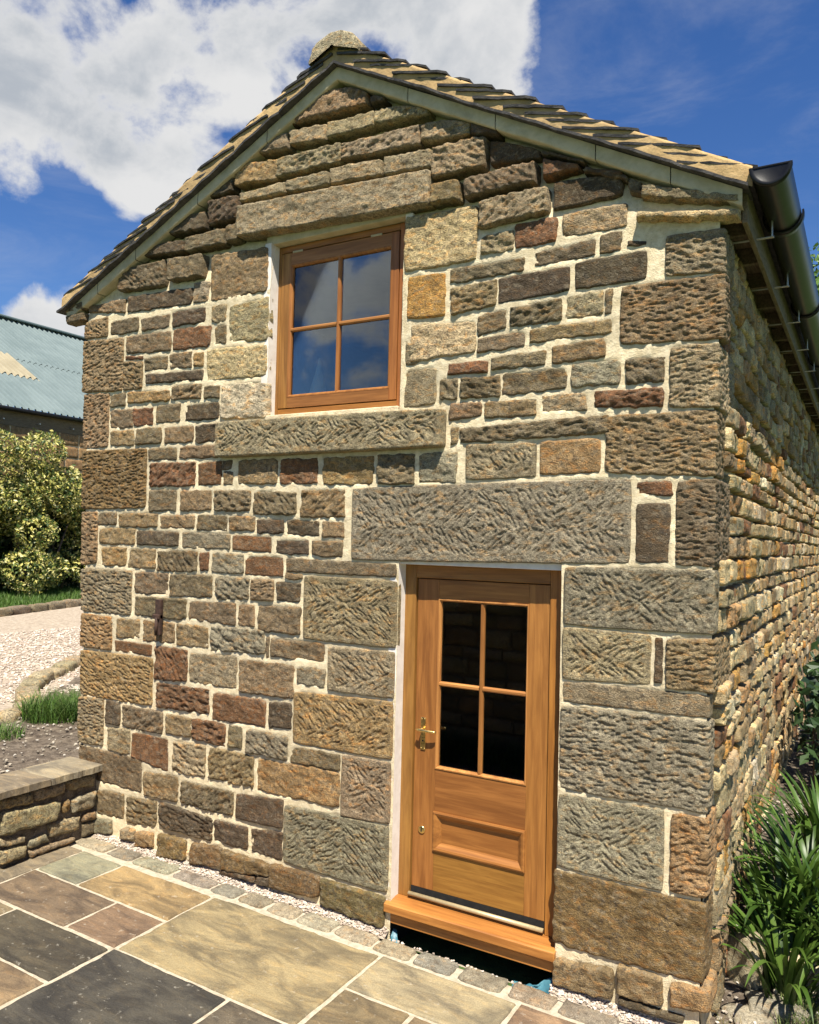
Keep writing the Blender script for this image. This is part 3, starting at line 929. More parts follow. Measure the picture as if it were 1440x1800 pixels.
    ('k','n',3.895,4.796,4.156,4.663,4.156,4.650,3.895,4.768),
    ('g','n',0.184,0.224,0.425,0.247,0.427,0.140,0.187,0.109),
    ('t','n',0.545,0.216,0.686,0.238,0.688,0.151,0.547,0.134),
    ('o','n',0.705,0.224,0.885,0.248,0.887,0.139,0.708,0.107),
    ('m','n',0.945,0.261,1.231,0.262,1.233,0.127,0.949,0.088),
    ('w','s',1.211,0.179,1.290,0.202,1.291,0.128,1.212,0.099),
    ('m','n',1.289,0.262,1.580,0.290,1.582,0.148,1.291,0.106),
    ('m','n',1.590,0.281,2.015,0.265,2.016,0.184,1.592,0.128),
    ('k','n',1.572,0.144,1.906,0.165,1.907,0.124,1.572,0.102),
    ('v','n',2.458,0.275,2.944,0.273,2.944,0.079,2.459,0.104),
    ('m','n',2.029,0.277,2.441,0.282,2.442,0.141,2.031,0.115),
    ('k','n',1.919,0.167,2.030,0.187,2.031,0.126,1.919,0.105),
]
# mortar body of the gable, openings left free
xs = np.unique(np.round(np.concatenate([np.arange(-0.36, 5.02, 0.02), [WIN[0], WIN[1], DOOR[0], DOOR[1]]]), 4))
zs = np.unique(np.round(np.concatenate([np.arange(-0.12, 5.72, 0.02), [WIN[2], WIN[3], DOOR[3]]]), 4))
XX, ZZ = np.meshgrid(xs, zs)
top = z_under(XX)
Zc = np.minimum(ZZ, top)
g = np.clip((Zc - 4.25) / 0.45, 0, 1)
YY = -0.005 - 0.008 * (fbm(XX / .05, Zc / .05, 11, 4) - .5) - 0.006 * (fbm(XX / .4, Zc / .4, 12, 2) - .5) + 0.062 * g * g * (3 - 2 * g)
for s_ in STONES:            # keep the bed well back behind each stone
    q = s_[2:10]
    hit_ = (XX > max(q[0], q[6]) + .02) & (XX < min(q[2], q[4]) - .02)
    fx = np.clip((XX - q[0]) / (q[2] - q[0]), 0, 1)
    hit_ &= (Zc < q[1] + (q[3] - q[1]) * fx - .02) & (Zc > q[7] + (q[5] - q[7]) * fx + .02)
    YY = np.where(hit_, YY + .022, YY)
F = quad_grid(len(xs), len(zs))
cx = XX.ravel()[F].mean(1)
cz = ZZ.ravel()[F].mean(1)
ok = (cz < z_under(cx) + 0.02) & (cx > np.where(cz > 4.22, -0.10, x_left(cz) + 0.025)) & (cx < np.where(cz > 4.20, 4.99, np.maximum(x_right(cz) - 0.004, 4.828)))
ok &= ~((cx > WIN[0]) & (cx < WIN[1]) & (cz > WIN[2]) & (cz < WIN[3]))
ok &= ~((cx > DOOR[0]) & (cx < DOOR[1]) & (cz < DOOR[3]))
gable = keep(make_mesh('gable_wall', np.stack([XX.ravel(), YY.ravel(), Zc.ravel()], 1), F[ok], 'mortar'))

RET = {}
corner = sorted([(-(s[3] + s[7]) / 2, i) for i, s in enumerate(STONES) if max(s[4], s[6]) > 4.78 and s[3] < 4.2])
for (zz, i), r in zip(corner, [.30, .16, .50, .25, .45, .10, .50, .10, .14, .26, .22, .22]):
    RET[i] = r
CORNERS = []
for i, s in enumerate(STONES):
    colr, style, q = s[0], s[1], s[2:10]
    mid = s[10] if len(s) > 10 else 0.0
    rs = random.Random(900 + i)
    zc = (q[1] + q[5]) / 2
    w = q[2] - q[0]
    face = {'h': .016, 'x': .016, 'c': .017, 'n': .012, 's': .011, 'l': .078}[style] + rs.uniform(-.002, .006)
    if style in 'nc' and zc > 4.45:
        face += 0.022 + rs.uniform(0, .018)
    back = 0.03
    res = .0058 if style in 'hx' else .0085
    q = (q[0] - .005, q[1] + .004, q[2] + .005, q[3] + .004, q[4] + .005, q[5] - .004, q[6] - .005, q[7] - .004)
    k = 1.0
    if w > 1.7 and zc > 3:          # window sill stone
        face, back = 0.078, 0.03
    if zc > 4.2 and (q[2] > 4.9 or q[0] < -.25):   # kneelers at the eaves
        face = 0.07
    if zc < 0.35 and style == 'n':
        face += 0.025
    ret = RET.get(i, 0.0)
    if ret:
        CORNERS.append((min(q[5], q[7]), max(q[1], q[3]), ret))
    V, F = stone_front(q, style, face, res, 100 + i * 13, mid, ret, back=back + (.05 if zc > 4.4 else 0), floor=-.004)
    tint = jit_col(PAL[colr], rs)
    make_mesh('stone', V, F, 'stone', gable, tint)

# plain returns and linings of the openings
keep(box('window_reveal', 1.80, 1.8595, -0.006, 0.088, 3.34, 4.60, 'plaster', b=.004))
keep(box('window_reveal', 2.966, 3.02, 0.002, 0.15, 3.36, 4.60, 'plaster', b=.004))
keep(box('window_head', 1.80, 3.0, 0.012, 0.15, 4.592, 4.66, 'strip', b=.004))  # plaster head given a darker mortar colour for the shade under the lintel
keep(box('window_bed', 1.84, 2.95, -0.012, 0.15, 3.300, 3.358, 'mortar', b=.006))
keep(box('door_reveal', 2.92, 2.981, -0.004, 0.10, 0.17, 2.40, 'plaster', b=.004))
keep(box('door_reveal', 4.060, 4.12, 0.004, 0.16, 0.17, 2.40, 'plaster', b=.004))
keep(box('door_head', 2.93, 4.10, 0.014, 0.16, 2.349, 2.45, 'plaster', b=.004))

# ---------------- side wall of coursed rubble
XS = 4.845
ys = np.arange(0.0, LEN, 0.08)
zs = np.arange(-0.1, 4.32, 0.06)
YY, ZZ = np.meshgrid(ys, zs)
side = keep(make_mesh('side_wall', np.stack([(XS - 0.012 + (.028 * np.clip((YY - .20) / .12, 0, 1) - .008) * np.clip((1.45 - ZZ) / .5, 0, 1) * np.clip((1.8 - YY) / .8, 0, 1) + 0.022 * (fbm(YY / .12, ZZ / .07, 31, 3) - .5)).ravel(), YY.ravel(), ZZ.ravel()], 1), quad_grid(len(ys), len(zs)), 'side_mortar'))
rs = random.Random(5)
SIDE_COLS = ['p', 'p', 'p', 'p', 't', 't', 'o', 'o', 'e', 'w', 'b', 'y', 'p', 'r']
pieces = []
z = 0.02
row = 0
while z < 4.15:
    h = rs.uniform(.085, .135) if z > 1.2 else rs.uniform(.14, .24)
    y0 = .12
    for (za, zb, rr) in CORNERS:
        if za - .03 < z + h / 2 < zb + .03:
            y0 = rr
    y = y0 + 0.012
    while y < LEN - .1:
        L = rs.uniform(.13, .40)
        pieces.append((y, min(y + L, LEN), z, z + h, row))
        y += L + rs.uniform(.008, .02)
    z += h + rs.uniform(.010, .022)
    row += 1
order = sorted(range(len(pieces)), key=lambda i: (pieces[i][0] + 4.3) ** 2 / max(.05, pieces[i][1] - pieces[i][0]))
single = set(order[:66])
far = Acc()
for i, (ya, yb, za, zb, row) in enumerate(pieces):
    r_ = random.Random(4000 + i)
    wob = .018 * (fbm(np.array([ya / .7]), np.array([row * 3.3]), 77, 2)[0] - .5) * 2
    q = (ya, zb + wob + r_.uniform(-.008, .008), yb, zb + wob + r_.uniform(-.008, .008), yb, za + wob + r_.uniform(-.006, .008), ya, za + wob + r_.uniform(-.006, .008))
    rows_hi = (za > 1.2)
    face = r_.uniform(.030, .062) if rows_hi else r_.uniform(.014, .030)
    V, F = stone_side(q, 'c' if r_.random() < .3 else 'n', face, .016 if ya < 1.6 else (.024 if ya < 4 else .05), 7000 + i * 7, XS, back=.02, bev=.014, relief_k=1.5, jit=.012)
    tint = jit_col(PAL[r_.choice(SIDE_COLS)], r_, .16)
    if i in single:
        make_mesh('stone', V, F, 'side', side, tint)
    else:
        far.add(V, F, tint)
o = far.build('far_rubble_stones', 'side', side)
o['kind'] = 'stuff'
# other two walls (never in view)
keep(box('left_wall', -0.10, 0.05, 0.06, LEN, -0.1, 4.45, 'mortar', b=.01))
keep(box('rear_wall', 0.0, 4.8, LEN - .2, LEN, -0.1, 4.3, 'mortar', b=.01))

# ---------------- roof and verge
roof_acc = Acc()
for sgn, slope, x_end in ((1, SR, 5.06), (-1, SL, -0.36)):
    span = abs(x_end - RIDGE_X)
    n = 17
    for k in range(n):
        a, b_ = span * k / n, span * (k + 1) / n + .05
        xa, xb = RIDGE_X + sgn * a, RIDGE_X + sgn * b_
        za, zb = RIDGE_Z + .125 - slope * a, RIDGE_Z + .150 - slope * b_
        V = [(xa, .30, za), (xb, .30, zb), (xb, LEN + .1, zb), (xa, LEN + .1, za), (xa, .30, za - .04), (xb, .30, zb - .03), (xb, LEN + .1, zb - .03), (xa, LEN + .1, za - .04)]
        Fq = [[0, 1, 2, 3], [7, 6, 5, 4], [4, 5, 1, 0], [5, 6, 2, 1], [6, 7, 3, 2], [7, 4, 0, 3]]
        roof_acc.add(V, np.array(Fq))
roof = keep(roof_acc.build('roof', 'slate', None, False))
for sgn, slope, x0, x1, zoff0, zoff1, n in ((1, SR, 2.70, 5.075, .165, .128, 17), (-1, SL, 2.28, -0.335, .150, .130, 18)):
    rs = random.Random(60 + sgn)
    for k in range(n):
        f = k / (n - 1)
        xe = x0 + (x1 - x0) * f + rs.uniform(-.015, .015)          # lower (outer) end of this slate
        ze = float(z_under(xe)) + zoff0 + (zoff1 - zoff0) * f + rs.uniform(-.005, .005)
        L = min(rs.uniform(.36, .44), abs(xe - RIDGE_X) - .02)
        tl = (0.275 if sgn > 0 else .26) + rs.uniform(-.015, .015)
        th = rs.uniform(.011, .016)
        yf = -0.105 + rs.uniform(-.010, .012)
        m = 7
        V, Fq = [], []
        for j in range(m + 1):
            a = j / m
            x = xe - sgn * L * (1 - a)
            zt = ze + tl * L * (1 - a)
            jy = yf + rs.uniform(-.005, .005)
            dz = rs.uniform(-.0025, .0025)
            if j == m:
                jy += .012
            V += [(x, jy, zt - th + dz), (x, jy - .003, zt + dz), (x, .36, zt + .0), (x, .36, zt - th)]
        for j in range(m):
            b0 = j * 4
            for c in range(4):
                d = (c + 1) % 4
                quad = [b0 + c, b0 + d, b0 + 4 + d, b0 + 4 + c]
                Fq.append(quad if sgn < 0 else quad[::-1])
        Fq += [[0, 1, 2, 3], [m * 4 + 3, m * 4 + 2, m * 4 + 1, m * 4]]
        make_mesh('slate', V, Fq, 'slate', roof, None, False)
    # undercloak slates along the verge
    xa, xb = RIDGE_X, (5.03 if sgn > 0 else -0.36)
    nn = 6
    for k in range(nn):
        u0, u1 = k / nn, (k + 1) / nn
        V, Fq = [], []
        m = 8
        sag = rs.uniform(-.006, .006)
        for j in range(m + 1):
            x = xa + (xb - xa) * (u0 + (u1 - u0) * (j / m)) - sgn * (.003 if j == m else 0)
            zt = float(z_under(x)) + .006 + sag * math.sin(math.pi * j / m) + rs.uniform(-.002, .002)
            yf = -0.118 + .006 * math.sin(j * 1.7 + k * 2.1) + rs.uniform(-.004, .004)
            V += [(x, yf, zt - .016), (x, yf - .002, zt), (x, .08, zt), (x, .08, zt - .016)]
        for j in range(m):
            b0 = j * 4
            for c in range(4):
                d = (c + 1) % 4
                quad = [b0 + c, b0 + d, b0 + 4 + d, b0 + 4 + c]
                Fq.append(quad if sgn < 0 else quad[::-1])
        Fq += [[0, 1, 2, 3], [m * 4 + 3, m * 4 + 2, m * 4 + 1, m * 4]]
        make_mesh('undercloak_slate', V, Fq, 'slate', roof, None, False)
    # mortar bedding between undercloak and slates
    nu, nv = 150, 9
    us = np.linspace(0, 1, nu)
    vs = np.linspace(0, 1, nv)
    U, Vv = np.meshgrid(us, vs)
    xend = (5.045 if sgn > 0 else -0.335)
    X = RIDGE_X - sgn * .0 + (xend - RIDGE_X) * U
    hgt = (.150 - .03 * U)
    Z = z_under(X) + .004 + Vv * hgt
    Y = -0.097 + .012 * (fbm(X / .09, Z / .06, 21 + sgn, 4) - .5) + .010 * (fbm(X / .35, Z / .2, 25 + sgn, 2) - .5) + np.where(Vv > .95, .2, 0)
    Fq = quad_grid(nu, nv)
    if sgn < 0:
        Fq = Fq[:, ::-1]
    make_mesh('verge_mortar', np.stack([X.ravel(), Y.ravel(), Z.ravel()], 1), Fq, 'verge', roof)
    # strip beneath the undercloak: lengths of bedded stone
    joints = [0, .22, .46, .70, .86, 1.0]
    for a, b_ in zip(joints[:-1], joints[1:]):
        nu = 40
        U, Vv = np.meshgrid(np.linspace(a, b_ - .002, nu), np.array([-.25, 0, .06, .3, .5, .7, .9, 1.0]))
        xend = (5.00 if sgn > 0 else -0.31)
        X = RIDGE_X + (xend - RIDGE_X) * U
        Z = z_under(X) - .013 - np.clip(1 - Vv, 0, 1) * .088 - .008 * (fbm(X / .12, X * 0, 41 + sgn, 3) - .5) * (Vv < .1)
        Y = -0.066 + .008 * (fbm(X / .12, Z / .1, 43 + sgn, 3) - .5) + np.where(Vv < -.1, .10, 0) + np.where(Vv == 0, .006, 0)
        Fq = quad_grid(nu, 8)
        if sgn < 0:
            Fq = Fq[:, ::-1]
        make_mesh('verge_strip', np.stack([X.ravel(), Y.ravel(), Z.ravel()], 1), Fq, 'strip', roof)

# ridge stones
for k in range(8):
    ya, yb = -.13 + k * 1.3, -.13 + (k + 1) * 1.3 - .012
    nu = 26
    nv = 8 if k else 14
    th = np.linspace(-.15, math.pi + .15, nu)
    t_ = np.linspace(0, 1, nv)
    TH, TT = np.meshgrid(th, t_)
    wob = 1 + .10 * (fbm(TH * 2.5, TT * 5 + k, 51 + k, 3) - .5) * 2
    rx, rz = .195, .150
    X = RIDGE_X + rx * np.cos(TH) * wob
    Z = RIDGE_Z + .045 + rz * np.clip(np.sin(TH), -.3, 1) ** 1.0 * wob
    Y = ya + (yb - ya) * TT
    V = np.stack([X.ravel(), Y.ravel(), Z.ravel()], 1)
    Fq = quad_grid(nu, nv)
    # closed front face
    rings = [V[:nu]]
    c0 = np.array([RIDGE_X, ya - .012, RIDGE_Z + .09])
    allV, allF, n0 = [V], [Fq], len(V)
    prev = np.arange(nu)
    for f in (.92, .7, .4, .08):
        ring = c0 + (V[:nu] - c0) * f
        ring[:, 1] = ya - .012 * (1 - f) - .016 * (fbm(ring[:, 0] / .05, ring[:, 2] / .05, 91 + k, 3) - .3) * (1 - .5 * f)
        cur = np.arange(nu) + n0
        allV.append(ring)
        allF.append(np.stack([cur[:-1], cur[1:], prev[1:], prev[:-1]], 1))
        n0 += nu
        prev = cur
    make_mesh('ridge_stone', np.vstack(allV), np.vstack(allF)[:, ::-1], 'stone', roof, (.34, .29, .185))

# ---------------- eaves, gutter
gx, gzv, gr = 5.130, 4.385, .093
nu, nv = 22, 40
th = np.linspace(math.pi, 2 * math.pi, nu)
yy = np.linspace(-.10, LEN, nv)
TH, YG = np.meshgrid(th, yy)
V1 = np.stack([gx + gr * np.cos(TH), YG, gzv + gr * 1.05 * np.sin(TH)], -1).reshape(-1, 3)
V2 = np.stack([gx + (gr - .008) * np.cos(TH), YG, gzv + (gr - .008) * 1.05 * np.sin(TH)], -1).reshape(-1, 3)
Fg = quad_grid(nu, nv)
gut = Acc()
gut.add(V1, Fg[:, ::-1])
gut.add(V2, Fg)
gutter = keep(gut.build('gutter', 'black'))
# stop end: thick half disc with a rolled rim
V, Fq = [], []
for yv, r_ in ((-.104, gr + .006), (-.128, gr + .006), (-.134, gr - .004), (-.126, gr - .016), (-.126, .0)):
    for t in np.linspace(math.pi, 2 * math.pi, 24):
        V.append((gx + r_ * math.cos(t), yv, gzv + .004 + r_ * 1.05 * math.sin(t)))
Fq = quad_grid(24, 5)
make_mesh('stop_end', V, Fq, 'black', gutter)
box('stop_end_top', gx - gr - .006, gx + gr + .006, -.130, -.104, gzv - .004, gzv + .006, 'black', gutter, .002)
for yv in (.55, 2.4, 4.3, 6.2, 8.1):
    TH = np.linspace(math.pi - .1, 2 * math.pi + .1, 20)
    ring = []
    for dy, r_ in ((-.03, gr + .004), (-.03, gr + .014), (.03, gr + .014), (.03, gr + .004)):
        ring += [(gx + r_ * math.cos(t), yv + dy, gzv + r_ * 1.05 * math.sin(t)) for t in TH]
    make_mesh('gutter_collar', ring, quad_grid(20, 4)[:, ::-1], 'black', gutter)
keep(box('fascia_board', 4.985, 5.012, 0.00, LEN, 4.17, 4.36, 'old_wood', b=.004))
keep(box('wall_plate', 4.70, 4.845, 0.10, LEN, 4.24, 4.36, 'old_wood', b=.004))
keep(box('eaves_soffit_board', 4.80, 4.99, 0.06, LEN, 4.335, 4.352, 'old_wood', b=.002))
for k in range(20):
    yv = .34 + k * .5
    keep(box('rafter_foot', 4.80, 4.983, yv, yv + .05, 4.235, 4.333, 'old_wood', b=.004))
for k in range(10):
    yv = .36 + k * .93
    keep(box('gutter_bracket', 4.84, 5.10, yv, yv + .022, 4.205, 4.211, 'steel', b=.001))
    keep(box('gutter_bracket', 5.086, 5.094, yv, yv + .022, 4.211, 4.30, 'steel', b=.001))

# ---------------- rooms behind the glass
def room(name, x0, x1, y0, y1, z0, z1):
    V = [(x0, y0, z0), (x1, y0, z0), (x1, y1, z0), (x0, y1, z0), (x0, y0, z1), (x1, y0, z1), (x1, y1, z1), (x0, y1, z1)]
    Fq = [[0, 1, 2, 3], [7, 6, 5, 4], [1, 5, 6, 2], [2, 6, 7, 3], [3, 7, 4, 0]]
    keep(make_mesh(name, V, Fq, 'interior', None, None, False))


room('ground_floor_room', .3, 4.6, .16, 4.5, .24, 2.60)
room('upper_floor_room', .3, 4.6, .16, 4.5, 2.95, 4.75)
# inside faces of the gable round the openings
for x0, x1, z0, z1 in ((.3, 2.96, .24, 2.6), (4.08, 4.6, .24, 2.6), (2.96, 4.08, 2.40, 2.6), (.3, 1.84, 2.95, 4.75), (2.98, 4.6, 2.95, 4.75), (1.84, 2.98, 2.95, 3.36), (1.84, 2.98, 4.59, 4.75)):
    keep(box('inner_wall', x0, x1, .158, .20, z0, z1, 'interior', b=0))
keep(box('window_board', 1.80, 3.02, .14, .42, 3.43, 3.465, 'interior', b=.004))

# ---------------- door
WOOD = (.275, .118, .028)


def wcol(seed, k=.10):
    r = random.Random(seed)
    return tuple(c * (1 + r.uniform(-k, k)) for c in WOOD)


FY = .090      # front of the frames
frame = keep(box('door_frame', 2.972, 3.060, FY, .165, .262, 2.348, 'wood_v', b=.004, tint=wcol(1)))
box('frame_post', 3.956, 4.044, FY, .165, .262, 2.348, 'wood_v', frame, .004, wcol(2))
box('frame_head', 3.0605, 3.9555, FY + .001, .165, 2.264, 2.348, 'wood_h', frame, .004, wcol(3))
LY = .106
door = keep(box('door', 3.066, 3.218, LY, .140, .332, 2.258, 'wood_v', b=.0025, tint=wcol(4)))
door['label'] = 'stained pine door with four panes and a moulded lower panel'
box('stile', 3.820, 3.950, LY, .140, .332, 2.258, 'wood_v', door, .0025, wcol(5))
box('rail', 3.2182, 3.8198, LY + .0005, .140, 2.136, 2.258, 'wood_h', door, .0025, wcol(6))
box('rail', 3.2182, 3.8198, LY + .0005, .140, .815, 1.083, 'wood_h', door, .0025, wcol(7))
box('rail', 3.2182, 3.8198, LY + .0005, .140, .332, .585, 'wood_h', door, .0025, wcol(8))


def moulding(name, x0, x1, z0, z1, prof, mat, parent, tint):
    """picture-frame moulding; prof = [(inset, y)] from the outside in"""
    V = []
    for ins, y in prof:
        V += [(x0 + ins, y, z0 + ins), (x1 - ins, y, z0 + ins), (x1 - ins, y, z1 - ins), (x0 + ins, y, z1 - ins)]
    Fq = []
    for k in range(len(prof) - 1):
        for c in range(4):
            d = (c + 1) % 4
            Fq.append([k * 4 + c, k * 4 + d, (k + 1) * 4 + d, (k + 1) * 4 + c])
    return make_mesh(name, V, Fq, mat, parent, tint, False)


moulding('panel_moulding', 3.214, 3.824, .579, .821, [(0, LY + .004), (0, LY - .010), (.010, LY - .014), (.022, LY - .010), (.034, LY + .000), (.044, LY + .010), (.050, LY + .013), (.052, LY + .020)], 'wood_h', door, wcol(9))
box('panel', 3.262, 3.776, LY + .015, .135, .627, .773, 'wood_h', door, .002, wcol(10))
# glazing: bars, beads, panes
GX0, GX1, GZ0, GZ1 = 3.222, 3.816, 1.086, 2.133
xm, zm = 3.516, 1.607
BEAD = (.38, .175, .050)


def bar(name, a, b_, horiz, pos, parent, y0, half=.0145, deep=.026, tint=WOOD):
    pr = [(-half, y0 + deep), (-half, y0 + .012), (-half * .45, y0), (half * .45, y0), (half, y0 + .012), (half, y0 + deep)]
    V = []
    for end in (a, b_):
        for o_, y in pr:
            V.append((end, y, pos + o_) if horiz else (pos + o_, y, end))
    n = len(pr)
    Fq = [[k, k + 1, n + k + 1, n + k] for k in range(n - 1)] + [[n - 1, 0, n, 2 * n - 1]]
    if horiz:
        Fq = [f[::-1] for f in Fq]
    return make_mesh(name, V, Fq, 'wood_h' if horiz else 'wood_v', parent, tint, False)


bar('glazing_bar', GZ0, GZ1, False, xm, door, LY + .001, tint=wcol(11))
bar('glazing_bar', GX0, xm - .012, True, zm, door, LY + .002, tint=BEAD)
bar('glazing_bar', xm + .012, GX1, True, zm, door, LY + .002, tint=BEAD)
for x0, x1 in ((GX0, xm - .0145), (xm + .0145, GX1)):
    for z0, z1 in ((GZ0, zm - .0145), (zm + .0145, GZ1)):
        p_ = box('pane', x0 + .004, x1 - .004, LY + .022, LY + .0235, z0 + .004, z1 - .004, 'glass', door, 0)
moulding('glazing_bead', GX0 - .006, GX1 + .006, GZ0 - .006, GZ1 + .006, [(0, LY + .006), (.001, LY - .004), (.008, LY - .005), (.016, LY + .008), (.018, LY + .024)], 'wood_v', door, BEAD)
# handle
plate = box('handle_plate', 3.112, 3.146, LY - .007, LY, 1.186, 1.388, 'brass', door, .003)
tube('handle_neck', [(3.129, LY - .005, 1.316), (3.129, LY - .045, 1.316)], .010, 'brass', door, 12)
tube('handle_lever', [(3.103, LY - .046, 1.318), (3.129, LY - .052, 1.318), (3.18, LY - .050, 1.316), (3.225, LY - .046, 1.315), (3.238, LY - .040, 1.315)], [.008, .0105, .0085, .0085, .006], 'brass', door, 12)
tube('keyhole', [(3.129, LY - .0085, 1.243), (3.129, LY - .0065, 1.243)], .006, 'dark', door, 12)  # near-black disc painting the shade in the keyhole
for zz in (1.196, 1.378):
    for xx in (3.118, 3.140):
        tube('screw', [(xx, LY - .0085, zz), (xx, LY - .0060, zz)], .0035, 'brass', door, 8)
tube('lock_rose', [(3.133, LY - .008, .690), (3.133, LY - .006, .690), (3.133, LY + .001, .690)], [.018, .024, .024], 'brass', door, 24)
box('lock_slot', 3.129, 3.137, LY - .0095, LY - .0078, .678, .702, 'dark', door, .001)  # slot shade as a near-black sliver
# weather strip and sill
tube('weather_strip', [(3.064, .078, .292), (3.952, .078, .292)], .0135, 'thresh', door, 14)
box('weather_gap', 3.064, 3.952, .105, .13, .262, .331, 'dark', door, 0)  # near-black bar in place of the shaded gap below the door
sill_pts = [(.14, .262), (.060, .262), (-.030, .247), (-.036, .241), (-.036, .196), (-.030, .190), (-.004, .190), (-.004, .122), (.000, .118), (.14, .118)]
V = []
for x in (2.950, 2.956, 4.054, 4.060):
    ins = .004 if x in (2.950, 4.060) else 0
    for y, zv in sill_pts:
        V.append((x, y + (ins if y < 0.05 else 0), zv - (ins if zv > .18 else 0)))
n = len(sill_pts)
Fq = []
for k in range(3):
    for c in range(n):
        d = (c + 1) % n
        Fq.append([k * n + c, k * n + d, (k + 1) * n + d, (k + 1) * n + c][::-1])
Fq += [list(range(n)), [3 * n + c for c in range(n)][::-1]]
dsill = keep(make_mesh('door_sill', V, [f[::-1] for f in Fq], 'wood_h', None, (.355, .152, .036), False))
# hollow under the sill
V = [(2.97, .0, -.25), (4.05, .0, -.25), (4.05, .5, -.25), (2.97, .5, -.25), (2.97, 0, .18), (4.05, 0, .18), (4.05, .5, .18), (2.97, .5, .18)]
keep(make_mesh('sill_hollow', V, [[0, 1, 2, 3], [7, 6, 5, 4], [1, 5, 6, 2], [2, 6, 7, 3], [3, 7, 4, 0]], 'dark', None, None, False))  # lining coloured near-black, so the hollow's shade is in the surface

# ---------------- upper window
WY = .086
wf = keep(box('window', 1.842, 1.881, WY, .150, 3.360, 4.588, 'wood_v', b=.003, tint=wcol(21)))
wf['label'] = 'four-pane stained pine window with a dark shadow gap round its sash'
box('window_frame', 2.880, 2.924, WY, .150, 3.360, 4.588, 'wood_v', wf, .003, wcol(22))
box('window_frame', 1.8812, 2.8798, WY + .001, .150, 4.543, 4.588, 'wood_h', wf, .003, wcol(23))
box('window_frame', 1.8812, 2.8798, WY + .001, .150, 3.360, 3.412, 'wood_h', wf, .003, wcol(24))
SX0, SX1, SZ0, SZ1 = 1.886, 2.874, 3.419, 4.537
box('sash_stile', SX0, 1.968, WY - .002, .140, SZ0, SZ1, 'wood_v', wf, .0025, wcol(25))
box('sash_stile', 2.816, SX1, WY - .002, .140, SZ0, SZ1, 'wood_v', wf, .0025, wcol(26))
box('sash_rail', 1.9682, 2.8158, WY - .0015, .140, 4.448, SZ1, 'wood_h', wf, .0025, wcol(27))
box('sash_rail', 1.9682, 2.8158, WY - .0015, .140, SZ0, 3.500, 'wood_h', wf, .0025, wcol(28))
wxm, wzm = 2.389, 3.981
bar('glazing_bar', 3.500, 4.448, False, wxm, wf, WY + .001, .0135, .030, wcol(29))
bar('glazing_bar', 1.968, wxm - .011, True, wzm, wf, WY + .002, .0135, .030, BEAD)
bar('glazing_bar', wxm + .011, 2.816, True, wzm, wf, WY + .002, .0135, .030, BEAD)
moulding('glazing_bead', 1.962, 2.822, 3.494, 4.454, [(0, WY + .002), (.002, WY - .003), (.010, WY - .002), (.020, WY + .010), (.022, WY + .028)], 'wood_v', wf, wcol(30))
for x0, x1 in ((1.968, wxm - .0135), (wxm + .0135, 2.816)):
    for z0, z1 in ((3.500, wzm - .0135), (wzm + .0135, 4.448)):
        box('pane', x0 + .003, x1 - .003, WY + .024, WY + .0255, z0 + .003, z1 - .003, 'glass', wf, 0)
for x0 in (1.985, 2.650):
    box('trickle_vent', x0, x0 + .088, WY - .006, WY + .002, 4.532, 4.546, 'strip', wf, .002)
cv = []
for zv, r_ in ((0, .085), (.10, .060), (.22, .030), (.34, .004)):
    cv += [(2.10 + r_ * math.cos(t) + .02 * zv, .27 + r_ * math.sin(t), 3.465 + zv) for t in np.linspace(0, 2 * math.pi, 17)]
co = make_mesh('cone_ornament', cv, quad_grid(17, 4), 'plaster')
tag(co, 'pale cone ornament standing inside the upper window', 'ornament')

# ---------------- rusty iron on the gable
iron = keep(box('iron_bracket', .862, .918, -.052, -.022, 1.735, 2.005, 'iron', b=.004))
iron['label'] = 'rusty iron gate pin bracket fixed to the gable'
box('iron_collar', .850, .918, -.066, -.018, 1.858, 1.892, 'iron', iron, .004)
tube('iron_pin', [(.890, -.060, 1.735), (.890, -.060, 1.87)], .012, 'iron', iron, 10)
box('iron_stay', .878, .902, -.03, .01, 1.95, 1.99, 'iron', iron, .003)
box('iron_stay', .878, .902, -.03, .01, 1.76, 1.80, 'iron', iron, .003)
# ------------------------------------------------------------------ ground
def smooth01(x):
    x = np.clip(x, 0, 1)
    return x * x * (3 - 2 * x)


def terrain(x, y):
    """lie of the land: level patio, raised beds either side, drive and lawn rising to the left"""
    x = np.asarray(x, float)
    y = np.asarray(y, float)
    pat = 0.10 - 0.018 * np.clip(x, -1, 7) - .045
    left = smooth01((0.12 - x) / .16)
    zl = 0.54 + 0.02 * np.clip(-x, 0, 16) + .12 * smooth01((-x - 8) / 5)
    right = smooth01((y - 0.04) / 1.5) * smooth01((x - 4.6) / .15)
    zr = 0.05 + .34 * smooth01((y + .05) / 1.4)
    z = pat * (1 - left) + zl * left
    z = np.where(left > 0, z, pat * (1 - right) + zr * right)
    inside = (x > .1) & (x < 4.8) & (y > .05) & (y < 10)
    return np.where(inside, -.02, z)


def sheet(name, xs, ys, fn, mat, kind='structure', mask=None, label=None):
    X, Y = np.meshgrid(xs, ys)
    Z = fn(X, Y)
    F = quad_grid(len(xs), len(ys))
    if mask is not None:
        cx, cy = X.ravel()[F].mean(1), Y.ravel()[F].mean(1)
        F = F[mask(cx, cy)]
    o = make_mesh(name, np.stack([X.ravel(), Y.ravel(), Z.ravel()], 1), F, mat)
    o['kind'] = kind
    return o


